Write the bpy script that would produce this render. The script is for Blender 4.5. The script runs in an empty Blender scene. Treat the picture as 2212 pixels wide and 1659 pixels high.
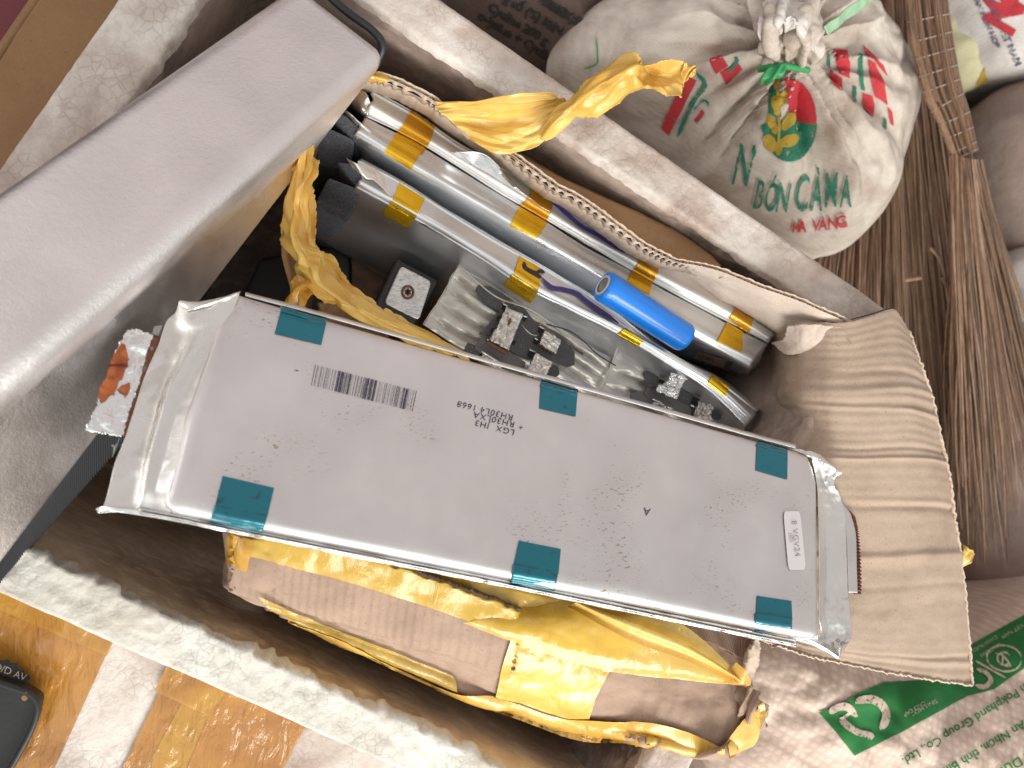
import bpy, bmesh, math, random
import numpy as np
from mathutils import Vector, Matrix, noise
from mathutils.bvhtree import BVHTree
random.seed(7)
C = bpy.context.scene.collection
SC = bpy.context.scene
# ------------------------------------------------------------------ camera
F, CX, CY = 1600.0, 1106.0, 829.5           # focal length and centre in pixels of a 2212 px wide view
def ray(px, py): return Vector(((px-CX)/F, -(py-CY)/F, -1.0))
def quad3(p, d0):                            # the 3D rectangle seen as these four corners
    r = [ray(*q) for q in p]
    A = np.stack([-np.array(r[1]), np.array(r[2]), -np.array(r[3])], 1)
    s = np.linalg.solve(A, -np.array(r[0])); d = np.array([1, *s]); d *= d0/d.mean()
    return [v*float(k) for v, k in zip(r, d)]
foam_cam = quad3([(480,-328),(1950,690),(1388,1876),(-481,1044)], .375)
n_ = (foam_cam[1]-foam_cam[0]).cross(foam_cam[3]-foam_cam[0]).normalized()
if n_.z < 0: n_ = -n_
x_ = (Vector((1,0,0)) - n_*n_.x).normalized(); y_ = n_.cross(x_)
R = Matrix((x_, y_, n_))                     # camera frame -> world frame
RIM = .25
c0 = sum(foam_cam, Vector())/4
CAM = Vector((0,0,RIM - (R @ c0).z))
def atd(px, py, d): return CAM + R @ (ray(px, py)*d)
def atz(px, py, z):
    v = R @ ray(px, py); return CAM + v*((z-CAM.z)/v.z)
cam = bpy.data.cameras.new('camera'); co = bpy.data.objects.new('camera', cam); C.objects.link(co)
co.matrix_world = Matrix.Translation(CAM) @ R.to_4x4()
cam.sensor_width = 36; cam.lens = 36*F/2212; cam.clip_start = .01; cam.clip_end = 50
cam.dof.use_dof = True; cam.dof.focus_distance = .385; cam.dof.aperture_fstop = 9.0
SC.camera = co
# ------------------------------------------------------------------ light
w = bpy.data.worlds.new('World'); SC.world = w; w.use_nodes = True
nt = w.node_tree; bg = nt.nodes['Background']
tc = nt.nodes.new('ShaderNodeTexCoord'); dp = nt.nodes.new('ShaderNodeVectorMath'); dp.operation = 'DOT_PRODUCT'
nt.links.new(tc.outputs['Generated'], dp.inputs[0]); dp.inputs[1].default_value = (.12,-.90,.42)
rp = nt.nodes.new('ShaderNodeValToRGB'); mr = nt.nodes.new('ShaderNodeMapRange')
mr.inputs[1].default_value = -1; mr.inputs[2].default_value = 1
nt.links.new(dp.outputs['Value'], mr.inputs[0]); nt.links.new(mr.outputs[0], rp.inputs[0])
e = rp.color_ramp.elements
e[0].position = .0; e[0].color = (.32,.27,.26,1); e[1].position = .97; e[1].color = (1.1,1.12,1.1,1)
for pos, col in ((.20,(.62,.565,.56,1)), (.38,(.72,.66,.65,1)), (.52,(.62,.575,.56,1)), (.66,(.56,.54,.52,1)), (.77,(.84,.87,.82,1)), (.87,(1.15,1.2,1.14,1))):
    k = e.new(pos); k.color = col
nt.links.new(rp.outputs[0], bg.inputs[0]); bg.inputs[1].default_value = .95
def area(name, loc, tgt, sx, sy, power, col):
    L = bpy.data.lights.new(name, 'AREA'); L.shape = 'RECTANGLE'; L.size = sx; L.size_y = sy
    L.energy = power; L.color = col
    o = bpy.data.objects.new(name, L); C.objects.link(o); o.location = loc
    o.rotation_euler = (Vector(tgt)-Vector(loc)).to_track_quat('-Z','Y').to_euler(); return o
area('window_light', (.35,-1.7,1.15), (0,0,.2), 1.5, .9, 44, (1,.99,.96))
area('door_light', (-1.5,.9,1.5), (0,0,.2), .9, .7, 6, (.93,.97,1))
SC.view_settings.view_transform = 'Standard'; SC.view_settings.look = 'None'
SC.view_settings.exposure = .08; SC.view_settings.gamma = 1
# ------------------------------------------------------------------ material helper
class Mat:
    def __init__(s, name, base=(.5,.5,.5), rough=.5, metal=0., **kw):
        s.m = bpy.data.materials.new(name); s.m.use_nodes = True; s.t = s.m.node_tree
        s.p = s.t.nodes['Principled BSDF']; s.co = s.t.nodes.new('ShaderNodeTexCoord')
        s.set('Base Color', (*base,1)); s.set('Roughness', rough); s.set('Metallic', metal)
        for k, v in kw.items(): s.set(k.replace('_',' '), v)
        s.b = None
    def set(s, k, v): s.p.inputs[k].default_value = v
    def n(s, t): return s.t.nodes.new('ShaderNode'+t)
    def l(s, a, b): s.t.links.new(a, b)
    def vec(s, sc=(1,1,1), uv=False, rot=(0,0,0)):
        m = s.n('Mapping'); m.inputs['Scale'].default_value = sc; m.inputs['Rotation'].default_value = rot
        s.l(s.co.outputs['UV' if uv else 'Object'], m.inputs[0]); return m.outputs[0]
    def noise(s, scale, detail=3, v=None, dist=0, rough=.5):
        x = s.n('TexNoise'); x.inputs['Scale'].default_value = scale; x.inputs['Detail'].default_value = detail
        x.inputs['Distortion'].default_value = dist; x.inputs['Roughness'].default_value = rough
        s.l(v or s.vec(), x.inputs['Vector']); return x.outputs[0]
    def vor(s, scale, feat='DISTANCE_TO_EDGE', v=None):
        x = s.n('TexVoronoi'); x.feature = feat; x.inputs['Scale'].default_value = scale
        s.l(v or s.vec(), x.inputs['Vector']); return x.outputs[0]
    def wave(s, scale, v=None, dist=0, axis='X'):
        x = s.n('TexWave'); x.bands_direction = axis; x.inputs['Scale'].default_value = scale
        x.inputs['Distortion'].default_value = dist; s.l(v or s.vec(), x.inputs['Vector']); return x.outputs[1]
    def ramp(s, f, a, b, lo=0., hi=1.):
        x = s.n('MapRange'); x.inputs[1].default_value = a; x.inputs[2].default_value = b
        x.inputs[3].default_value = lo; x.inputs[4].default_value = hi; s.l(f, x.inputs[0]); return x.outputs[0]
    def mul(s, a, b, op='MULTIPLY'):
        x = s.n('Math'); x.operation = op
        for i, q in enumerate((a, b)):
            if isinstance(q, (int, float)): x.inputs[i].default_value = q
            else: s.l(q, x.inputs[i])
        return x.outputs[0]
    def mix(s, f, a, b):
        x = s.n('Mix'); x.data_type = 'RGBA'
        if isinstance(f, (int,float)): x.inputs[0].default_value = f
        else: s.l(f, x.inputs[0])
        for i, q in ((6,a),(7,b)):
            if isinstance(q, tuple): x.inputs[i].default_value = (*q,1)
            else: s.l(q, x.inputs[i])
        return x.outputs[2]
    def base(s, c): s.l(c, s.p.inputs['Base Color']); return s
    def inp(s, k, f): s.l(f, s.p.inputs[k]); return s
    def bump(s, h, strength=.5, dist=.001):
        x = s.n('Bump'); x.inputs['Strength'].default_value = strength; x.inputs['Distance'].default_value = dist
        s.l(h, x.inputs['Height'])
        if s.b: s.l(s.b, x.inputs['Normal'])
        s.b = x.outputs[0]; s.l(s.b, s.p.inputs['Normal']); return s
# ------------------------------------------------------------------ object helpers
def tag(o, label=None, cat=None, group=None, kind=None):
    for k, v in (('label',label),('category',cat),('group',group),('kind',kind)):
        if v: o[k] = v
    return o
def empty(name, loc, label, cat, group=None):
    o = bpy.data.objects.new(name, None); C.objects.link(o); o.location = loc; o.empty_display_size = .02
    return tag(o, label, cat, group)
def mesh(name, verts, faces, mat, parent=None, smooth=True, uvs=None, label=None):
    off = parent_off(parent)
    me = bpy.data.meshes.new(name); me.from_pydata([tuple(Vector(v)-off) for v in verts], [], faces)
    if uvs is not None:
        ul = me.uv_layers.new(name='UVMap')
        for lp in me.loops: ul.data[lp.index].uv = uvs[lp.vertex_index]
    if smooth: me.shade_smooth()
    me.materials.append(mat.m if isinstance(mat, Mat) else mat)
    o = bpy.data.objects.new(name, me); C.objects.link(o)
    if parent: o.parent = parent
    if label: o['label'] = label
    o['_t'] = 0; del o['_t']
    WORLDV[o.name] = ([Vector(v) for v in verts], faces)
    return o
WORLDV = {}
def parent_off(p):
    v = Vector((0,0,0))
    while p: v += p.location; p = p.parent
    return v
def bvh(*objs):
    V, P = [], []
    for o in objs:
        v, f = WORLDV[o.name]; k = len(V); V += v; P += [[i+k for i in q] for q in f]
    return BVHTree.FromPolygons(V, P)
def cr(pts, t):                               # Catmull-Rom through a list, t in 0..1
    n = len(pts)
    if n == 1: return pts[0].copy()
    x = t*(n-1); i = min(int(x), n-2); f = x-i
    p1, p2 = pts[i], pts[i+1]
    p0 = pts[i-1] if i > 0 else p1*2-p2
    p3 = pts[i+2] if i < n-2 else p2*2-p1
    return .5*((2*p1)+(p2-p0)*f+(2*p0-5*p1+4*p2-p3)*f*f+(3*p1-p0-3*p2+p3)*f**3)
def lin(pts, t):
    n = len(pts); x = t*(n-1); i = min(int(x), n-2); f = x-i
    return pts[i].lerp(pts[i+1], f)
def fbm(p, s, o=3):
    a, r = 1., 0.
    for k in range(o): r += a*noise.noise(p*s); s *= 2.03; a *= .5
    return r
def crump(p, s):                              # creased, folded noise
    return (abs(noise.noise(p*s))*1.0 + abs(noise.noise(p*s*2.3+Vector((3,1,7))))*.5 + abs(noise.noise(p*s*4.9))*.2) - .35
def pleat(u, v, p, n=4.5, a=.0022):
    x = u*n + noise.noise(Vector((v*2.2, u*1.1, 1)))*1.5 + v*1.2
    t = abs((x % 1)-.5)*2
    y = u*n*2.3 + noise.noise(Vector((v*3, 7, u)))*1.2; t2 = abs((y % 1)-.5)*2
    k = noise.noise(Vector((v*4, u*3, 5))); c = abs(k)
    return a*(t-.5) + a*.3*(t2-.5) + a*.5*(c-.25)
def crump2(p, s):
    d, _ = noise.voronoi(p*s); return (d[1]-d[0]) - .3
def grid(fn, nu, nv, disp=None):
    V = [[fn(i/nu, j/nv) for i in range(nu+1)] for j in range(nv+1)]
    if disp:
        N = [[None]*(nu+1) for _ in range(nv+1)]
        for j in range(nv+1):
            for i in range(nu+1):
                a = V[j][min(i+1,nu)]-V[j][max(i-1,0)]; b = V[min(j+1,nv)][i]-V[max(j-1,0)][i]
                n = a.cross(b)
                n = n.normalized() if n.length > 1e-12 else Vector((0,0,1))
                if n.dot(CAM-V[j][i]) < 0: n = -n
                N[j][i] = n
        V = [[V[j][i]+N[j][i]*disp(V[j][i], i/nu, j/nv) for i in range(nu+1)] for j in range(nv+1)]
    verts = [v for r in V for v in r]; w_ = nu+1
    faces = [(j*w_+i, j*w_+i+1, (j+1)*w_+i+1, (j+1)*w_+i) for j in range(nv) for i in range(nu)]
    mid = verts[len(verts)//2]
    # orient to the viewer side
    s = 0
    for f in faces:
        a, b, c = verts[f[0]], verts[f[1]], verts[f[2]]
        s += (b-a).cross(c-a).dot((CAM-a).normalized())
    if s < 0: faces = [f[::-1] for f in faces]
    uvs = [(i/nu, j/nv) for j in range(nv+1) for i in range(nu+1)]
    return verts, faces, uvs
def PZ(r): return [atz(*q) for q in r]
def patch(name, rows, mat, parent=None, nu=40, nv=40, disp=None, thick=0., place=None, lu=False, lv=False, label=None, rough_edge=0, offset=-1):
    P = [[(place or atz)(*q) for q in r] for r in rows]
    fu = lin if lu else cr; fv = lin if lv else cr
    def fn(u, v):
        if rough_edge:
            u2 = u; v2 = v
        return fv([fu(r, u) for r in P], v)
    verts, faces, uvs = grid(fn, nu, nv, disp)
    if rough_edge:
        w_ = nu+1
        for idx in range(len(verts)):
            i, j = idx % w_, idx//w_
            if i in (0, nu) or j in (0, nv):
                p = verts[idx]; verts[idx] = p + Vector((noise.noise(p*900), noise.noise(p*900+Vector((9,9,9))), 0))*rough_edge
    o = mesh(name, verts, faces, mat, parent, True, uvs, label)
    if thick: solid(o, thick, offset)
    return o
def solid(o, th, offset=-1):
    m = o.modifiers.new('s', 'SOLIDIFY'); m.thickness = th; m.offset = offset; return o
def drape(name, px_rows, tree, mat, parent=None, off=.0006, nu=24, nv=16, thick=0, lu=True, lv=True, label=None, disp=None):
    P = [[Vector((x,y,0)) for x, y in r] for r in px_rows]
    fu = lin if lu else cr; fv = lin if lv else cr
    pts = [[fv([fu(r, i/nu) for r in P], j/nv) for i in range(nu+1)] for j in range(nv+1)]
    V = hits([p for r in pts for p in r], tree, off)
    if disp: V = [v+Vector((0,0,disp(v))) for v in V]
    w_ = nu+1
    faces = [(j*w_+i, j*w_+i+1, (j+1)*w_+i+1, (j+1)*w_+i) for j in range(nv) for i in range(nu)]
    s = sum((V[f[1]]-V[f[0]]).cross(V[f[2]]-V[f[0]]).dot(CAM-V[f[0]]) for f in faces)
    if s < 0: faces = [f[::-1] for f in faces]
    uvs = [(i/nu, j/nv) for j in range(nv+1) for i in range(nu+1)]
    o = mesh(name, V, faces, mat, parent, True, uvs, label)
    if thick: solid(o, thick)
    return o
def hits(pts, tree, off):
    V = [None]*len(pts); D = []
    for i, p in enumerate(pts):
        d = (R @ ray(p.x, p.y)).normalized()
        h = tree.ray_cast(CAM, d)
        if h[0] is not None:
            n = h[1] if h[1].dot(d) < 0 else -h[1]
            V[i] = h[0] + n*off*.7 - d*off*.5; D.append((p.x, p.y, (h[0]-CAM).length))
    if not D: raise Exception('no hit')
    for i, p in enumerate(pts):
        if V[i] is None:
            q = min(D, key=lambda t: (t[0]-p.x)**2+(t[1]-p.y)**2)
            d = (R @ ray(p.x, p.y)).normalized(); V[i] = CAM + d*(q[2]-off)
    return V
def poly_decal(name, pts, tree, mat, parent=None, off=.0005, cell=10, label=None):
    """an inked polygon laid on a surface; pts in view pixels"""
    bm = bmesh.new(); vs = [bm.verts.new((x,y,0)) for x, y in pts]; bm.faces.new(vs)
    bmesh.ops.triangulate(bm, faces=bm.faces[:])
    return bm_decal(name, bm, tree, mat, parent, off, cell, label)
def bm_decal(name, bm, tree, mat, parent, off, cell, label=None):
    xs = [v.co.x for v in bm.verts]; ys = [v.co.y for v in bm.verts]
    for ax, lo, hi in ((0,min(xs),max(xs)),(1,min(ys),max(ys))):
        k = lo+cell
        while k < hi:
            co_ = (k,0,0) if ax == 0 else (0,k,0); no = (1,0,0) if ax == 0 else (0,1,0)
            bmesh.ops.bisect_plane(bm, geom=bm.verts[:]+bm.edges[:]+bm.faces[:], plane_co=co_, plane_no=no); k += cell
    bm.verts.ensure_lookup_table()
    V = hits([v.co for v in bm.verts], tree, off)
    faces = [tuple(v.index for v in f.verts) for f in bm.faces]; bm.free()
    return mesh(name, V, faces, mat, parent, True, None, label)
def text_decal(name, s, x, y, ang, size, tree, mat, parent=None, off=.0005, cell=12, sx=1., bold=0., spacing=1., shear=0., extra=None):
    cu = bpy.data.curves.new('t', 'FONT'); cu.body = s; cu.size = 1; cu.offset = bold; cu.space_character = spacing
    cu.resolution_u = 3
    to = bpy.data.objects.new('t', cu); C.objects.link(to)
    dg = bpy.context.evaluated_depsgraph_get(); dg.update()
    me = bpy.data.meshes.new_from_object(to.evaluated_get(dg)); bpy.data.objects.remove(to)
    bm = bmesh.new(); bm.from_mesh(me); bpy.data.meshes.remove(me)
    c, q = math.cos(math.radians(ang)), math.sin(math.radians(ang))
    for v in bm.verts:
        a, b = v.co.x*size*sx+v.co.y*size*shear, -v.co.y*size     # y grows downwards in view pixels
        if extra: a, b = extra(a, b)
        v.co = (x + a*c - b*q, y + a*q + b*c, 0)
    return bm_decal(name, bm, tree, mat, parent, off, cell)
def stroke(name, pts, wid, tree, mat, parent=None, off=.0007, n=60):
    P = [Vector((x,y,0)) for x, y in pts]; rows = [[], []]
    for i in range(n+1):
        t = i/n; p = cr(P, t); d = (cr(P, min(1,t+.01))-cr(P, max(0,t-.01))).normalized()
        w2 = wid*.5*min(1, .35+6*t, .35+6*(1-t)); nn = Vector((-d.y, d.x, 0))*w2
        rows[0].append((p+nn)[:2]); rows[1].append((p-nn)[:2])
    return drape(name, rows, tree, mat, parent, off, nu=n, nv=2)
def hexa(P, name, mat, parent=None, bev=0., seg=3, label=None, sub=0):
    """eight corners: four of the top, then the four below them"""
    f = [(0,1,2,3),(7,6,5,4),(0,4,5,1),(1,5,6,2),(2,6,7,3),(3,7,4,0)]
    n = (P[1]-P[0]).cross(P[2]-P[0])
    if n.dot(P[0]-P[4]) < 0: f = [q[::-1] for q in f]
    o = mesh(name, P, f, mat, parent, False, None, label)
    if bev:
        o.data.shade_smooth()
        m = o.modifiers.new('b','BEVEL'); m.width = bev; m.segments = seg; m.limit_method = 'NONE'; m.harden_normals = False
        wn = o.modifiers.new('w','WEIGHTED_NORMAL'); wn.keep_sharp = False
    return o
def tube(name, pts, rad, mat, parent=None, seg=8, n=None, flat=1., label=None, cap=True):
    n = n or (len(pts)-1)*6; V = []; fc = []
    up = Vector((0,0,1))
    for i in range(n+1):
        t = i/n; p = cr(pts, t); d = (cr(pts, min(1,t+.01))-cr(pts, max(0,t-.01))).normalized()
        a = d.cross(up)
        a = a.normalized() if a.length > 1e-4 else Vector((1,0,0)); b = a.cross(d).normalized()
        r = rad(t) if callable(rad) else rad
        for k in range(seg):
            th = 2*math.pi*k/seg; V.append(p + a*r*math.cos(th) + b*r*flat*math.sin(th))
    for i in range(n):
        for k in range(seg): fc.append((i*seg+k, i*seg+(k+1)%seg, (i+1)*seg+(k+1)%seg, (i+1)*seg+k))
    if cap: fc += [tuple(range(seg))[::-1], tuple(n*seg+k for k in range(seg))]
    return mesh(name, V, fc, mat, parent, True, None, label)
# ------------------------------------------------------------------ materials
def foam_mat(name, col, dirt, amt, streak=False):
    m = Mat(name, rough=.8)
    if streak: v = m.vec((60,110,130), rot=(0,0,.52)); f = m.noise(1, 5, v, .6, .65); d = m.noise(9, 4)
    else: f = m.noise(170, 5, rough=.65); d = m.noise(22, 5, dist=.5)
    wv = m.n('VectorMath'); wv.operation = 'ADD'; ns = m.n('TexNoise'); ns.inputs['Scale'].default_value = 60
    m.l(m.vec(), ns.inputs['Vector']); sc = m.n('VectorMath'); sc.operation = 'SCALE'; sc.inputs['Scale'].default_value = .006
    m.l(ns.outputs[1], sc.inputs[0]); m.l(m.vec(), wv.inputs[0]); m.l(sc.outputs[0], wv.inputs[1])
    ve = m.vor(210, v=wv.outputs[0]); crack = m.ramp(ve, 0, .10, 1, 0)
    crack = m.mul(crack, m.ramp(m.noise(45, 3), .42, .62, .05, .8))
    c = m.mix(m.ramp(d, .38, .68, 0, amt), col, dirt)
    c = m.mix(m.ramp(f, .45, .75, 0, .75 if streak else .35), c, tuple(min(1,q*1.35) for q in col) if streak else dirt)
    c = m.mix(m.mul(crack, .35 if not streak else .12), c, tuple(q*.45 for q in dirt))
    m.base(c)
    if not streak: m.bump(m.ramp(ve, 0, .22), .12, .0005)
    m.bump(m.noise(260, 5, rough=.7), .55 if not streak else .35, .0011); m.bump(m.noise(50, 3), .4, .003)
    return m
M = {}
M['foam_top'] = foam_mat('foam_top', (.74,.67,.61), (.33,.22,.165), .85)
M['foam_white'] = foam_mat('foam_white', (.79,.77,.70), (.42,.33,.24), .55)
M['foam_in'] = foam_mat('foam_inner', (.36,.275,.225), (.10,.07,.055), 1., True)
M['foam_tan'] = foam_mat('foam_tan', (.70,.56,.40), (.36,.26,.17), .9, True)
def board(name, col, lines=0, dirt=(.2,.13,.09), amt=.4, lstr=.5, axis='Y', crease=.5):
    m = Mat(name, rough=.85); fib = m.noise(1, 4, m.vec((900,500,900)), rough=.7); d = m.noise(28, 5, rough=.6)
    c = m.mix(m.ramp(d, .42, .78, 0, amt), col, dirt)
    c = m.mix(m.ramp(fib, .35, .7, 0, .28), c, tuple(q*.55 for q in col))
    c = m.mix(m.ramp(m.noise(700, 2), .66, .72, 0, .5), c, tuple(q*.35 for q in col))
    m.base(c)
    if lines:
        wv = m.wave(lines, m.vec((1,1,1), uv=True), .35, axis)
        m.bump(wv, lstr, .0012)
    m.bump(fib, .2, .0004); m.bump(m.noise(90, 3), crease, .0015)
    return m
M['kraft'] = board('kraft_board', (.43,.29,.21), 10, lstr=.30, axis='X', amt=.55)
M['kraft_flap'] = board('kraft_flap', (.44,.325,.24), 11, lstr=.08, amt=.35)
M['liner'] = board('pale_liner', (.66,.54,.45), 0, (.40,.29,.22), .5)
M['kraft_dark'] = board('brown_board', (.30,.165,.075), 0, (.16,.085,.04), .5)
M['kraft_edge'] = board('torn_board_edge', (.66,.52,.40), 0, amt=.2)
M['flute'] = Mat('flute_paper', (.42,.30,.20), .9)
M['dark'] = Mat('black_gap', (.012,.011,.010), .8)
def foil(name, col=(.74,.70,.69), rough=.30, fine=.10, waves=.0, dirt=0, met=.86):
    m = Mat(name, col, rough, met)
    r = m.noise(40, 5, rough=.6); m.inp('Roughness', m.ramp(r, .3, .7, rough*.8, rough*1.35))
    c = m.mix(m.ramp(m.noise(26, 4), .35, .7), col, tuple(q*.88 for q in col))
    if dirt:
        sp = m.mul(m.ramp(m.noise(1, 3, m.vec((420,1100,700), rot=(0,0,1.2))), .60, .66), m.ramp(m.noise(24, 3, rough=.6), .56, .66))
        c = m.mix(m.mul(sp, dirt), c, (.24,.135,.07))
        m.inp('Metallic', m.ramp(sp, 0, 1, met, .2))
    m.base(c)
    if fine: m.bump(m.noise(1500, 2), fine, .0002)
    if waves: m.bump(m.noise(60, 3), waves, .002)
    return m
M['foil'] = foil('aluminium_foil', rough=.36, fine=.22, waves=.10, dirt=.8)
M['foil_crimp'] = foil('crimped_foil', (.82,.80,.77), .28, .08, .55)
M['foil_bright'] = foil('bright_foil', (.83,.82,.81), .22, .05, .7)
M['pouch'] = foil('pouch_side', (.76,.77,.79), .31, .05, .06, dirt=.25, met=.90)
M['pouch_top'] = foil('pouch_edge', (.78,.76,.74), .46, .1, .12, dirt=.35, met=.7)
M['case'] = foil('case_metal', (.87,.81,.795), .36, .8, .0, met=.92)
m = M['case']; m.bump(m.noise(420, 3), .25, .0006)
m = M['tab'] = foil('tab_foil', (.86,.86,.86), .22, .1, 0); m.bump(m.noise(60, 4, dist=1.5), .6, .004)
m = M['copper'] = Mat('copper', (.62,.20,.08), .5, .75)
m.base(m.mix(m.ramp(m.noise(180, 4), .4, .7), (.62,.19,.07), (.33,.10,.045)))
m = M['nickel'] = Mat('soldered_nickel', (.55,.52,.48), .33, 1.)
nn = m.noise(200, 5, dist=1.8, rough=.6); m.base(m.mix(m.ramp(nn, .56, .68), (.66,.62,.57), (.10,.085,.07))); m.bump(nn, .9, .0015)
M['brown_metal'] = Mat('rust_brown', (.16,.06,.03), .5, .3)
def tape(name, col, rough=.22, trans=.0, alpha=1., wr=.5, coat=.5, deep=None, metal=0.):
    m = Mat(name, col, rough, metal); m.set('Coat Weight', coat); m.set('Coat Roughness', .12)
    deep = deep or (col[0]*.72, col[1]*.5, col[2]*.35)
    m.base(m.mix(m.ramp(m.noise(30, 5, dist=.8), .35, .7), col, deep))
    if trans: m.set('Transmission Weight', trans); m.set('IOR', 1.12)
    if alpha < 1: m.set('Alpha', alpha)
    m.bump(m.noise(1, 4, m.vec((160,60,110), rot=(0,0,.4)), dist=.6), wr, .003)
    m.bump(m.noise(900, 2), .05, .0003)
    return m
M['tape'] = tape('yellow_tape', (.80,.52,.13), .27, deep=(.66,.36,.06), coat=.3)
M['tape_b'] = tape('amber_tape', (.66,.36,.04), .25, deep=(.42,.19,.02))
M['tape_film'] = tape('yellow_film', (.80,.52,.06), .16, alpha=.70, wr=.35, deep=(.66,.38,.03))
M['tape_film2'] = tape('yellow_film_thin', (.74,.50,.10), .16, alpha=.62, wr=.5, deep=(.58,.36,.06))
M['tape_box'] = tape('orange_box_tape', (.50,.225,.035), .14, alpha=.93, wr=.8, coat=1, deep=(.34,.13,.02))
M['tape_box2'] = tape('light_box_tape', (.58,.30,.04), .14, alpha=.82, wr=.8, coat=1, deep=(.42,.18,.03))
M['kapton'] = tape('kapton', (.86,.53,.015), .24, wr=.12, metal=.75, deep=(.74,.40,.01), coat=.4)
M['kapton_d'] = tape('kapton_deep', (.70,.36,.015), .28, wr=.12, metal=.6, deep=(.55,.25,.01), coat=.4)
m = M['tape_s'] = tape('crumpled_yellow_tape', (.80,.53,.14), .30, deep=(.64,.34,.05), coat=.2, wr=.2)
m.bump(m.noise(1, 4, m.vec((14,2.5,1), uv=True), dist=.4), .7, .0012)
m = M['teal'] = Mat('teal_tape', (.0,.155,.205), .25, .35); m.set('Coat Weight', .5); m.bump(m.noise(500, 3), .15, .0006)
m.base(m.mix(m.ramp(m.noise(260, 4), .60, .72), (.0,.135,.18), (.01,.06,.08)))
m = M['blackfoam'] = Mat('black_foam', (.10,.10,.11), .9); m.bump(m.noise(1100, 3), 1., .0012); m.bump(m.noise(200,3), .4, .002)
m.base(m.mix(m.ramp(m.noise(900,2), .5, .8), (.085,.087,.10), (.17,.17,.185)))
m = M['blackplastic'] = Mat('black_plastic', (.018,.018,.019), .45); m.bump(m.noise(600, 3), .25, .0004)
M['marker'] = Mat('blue_marker', (.055,.035,.19), .45); M['ink'] = Mat('black_ink', (.025,.02,.035), .5)
def ink(name, col, wear=.45, scale=420, rough=.8, base=None):
    m = Mat(name, col, rough); a = m.ramp(m.noise(scale, 4, rough=.7), wear-.06, wear+.06, 0, 1)
    m.inp('Alpha', a); m.base(m.mix(m.ramp(m.noise(60, 3), .4, .7), col, tuple(q*.75 for q in col))); return m
M['dotink'] = ink('dot_ink', (.045,.035,.07), .40, 1500)
M['label_ink'] = ink('faint_ink', (.33,.28,.32), .42, 1200)
M['label'] = Mat('white_label', (.70,.65,.66), .5)
m = M['bluewrap'] = Mat('blue_sleeve', (.006,.20,.74), .28); m.set('Coat Weight', .3); m.bump(m.noise(500,3), .12, .0004)
M['ring'] = Mat('insulator_ring', (.48,.49,.50), .6); M['steel'] = foil('terminal_steel', (.36,.35,.34), .35, .4, 0)
m = M['pcb'] = Mat('circuit_board', (.045,.045,.045), .5)
m.base(m.mix(m.ramp(m.noise(1400, 3), .62, .7), (.05,.05,.05), (.20,.19,.17)))
M['pcb2'] = Mat('board_strip', (.10,.092,.09), .55); M['gold'] = Mat('solder_dots', (.50,.38,.16), .5, .6)
m = M['wrap'] = foil('wrapped_foil', (.64,.61,.56), .40, .05, 0, met=.75); m.bump(m.noise(1, 2, m.vec((45,110,60), rot=(0,0,.5)), dist=.8), .45, .003)
m = M['clear'] = Mat('clear_film', (.9,.9,.88), .12); m.set('Alpha', .16); m.bump(m.noise(70, 3, dist=1), .5, .003)
m = M['milled'] = Mat('milled_plate', (.62,.60,.58), .38, 1.)
sc_ = m.noise(1, 3, m.vec((250,900,300), rot=(0,0,.9)), dist=1.5); m.base(m.mix(m.ramp(sc_, .45, .7), (.72,.70,.68), (.42,.40,.38))); m.bump(sc_, .4, .0006)
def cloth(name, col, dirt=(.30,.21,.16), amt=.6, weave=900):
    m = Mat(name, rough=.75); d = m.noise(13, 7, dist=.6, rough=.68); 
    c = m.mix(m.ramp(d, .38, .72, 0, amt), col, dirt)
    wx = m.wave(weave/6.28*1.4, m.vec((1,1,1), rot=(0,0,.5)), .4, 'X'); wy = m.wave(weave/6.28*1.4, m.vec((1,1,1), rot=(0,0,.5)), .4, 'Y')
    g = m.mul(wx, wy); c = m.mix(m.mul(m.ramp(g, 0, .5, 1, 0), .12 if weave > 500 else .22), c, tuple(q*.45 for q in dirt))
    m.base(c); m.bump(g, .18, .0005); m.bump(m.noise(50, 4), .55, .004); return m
M['sack'] = cloth('sack_cloth', (.76,.68,.59), (.31,.21,.155), .95)
M['sack_w'] = cloth('white_sack', (.78,.74,.70), (.42,.32,.25), .7)
M['sack_b'] = cloth('brown_sack', (.34,.25,.21), (.20,.14,.11), .7)
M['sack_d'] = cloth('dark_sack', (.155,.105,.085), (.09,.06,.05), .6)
M['sack_p'] = cloth('printed_sack', (.76,.60,.50), (.42,.28,.21), .7, 260)
M['sack_y'] = cloth('yellow_sack', (.62,.58,.36), (.42,.36,.22), .4)
M['g_ink'] = ink('green_print', (.02,.20,.115), .40, 260); M['r_ink'] = ink('red_print', (.55,.035,.045), .36, 260)
M['y_ink'] = ink('yellow_print', (.46,.30,.03), .34, 260); M['gg_ink'] = ink('leaf_green_print', (.012,.17,.035), .28, 180)
M['k_ink'] = ink('black_print', (.04,.035,.03), .42, 260); M['b_ink'] = ink('grey_blue_print', (.10,.10,.17), .45, 200)
M['w_ink'] = ink('bare_print', (.60,.48,.38), .40, 300)
M['greentie'] = Mat('green_twine', (.05,.35,.12), .35); M['palegreen'] = Mat('pale_green_strap', (.33,.52,.33), .35)
SM = []
for k, c_ in enumerate(((.30,.175,.105),(.20,.115,.068),(.40,.25,.155),(.115,.068,.042),(.26,.14,.078),(.34,.21,.14))):
    m = Mat('straw', c_, .65); m.base(m.mix(m.ramp(m.noise(1, 3, m.vec((500,60,500))), .35, .7), c_, tuple(q*.6 for q in c_))); SM.append(m)
M['straw2'] = SM[2]
M['binding'] = Mat('plastic_binding', (.34,.26,.21), .45)
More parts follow.
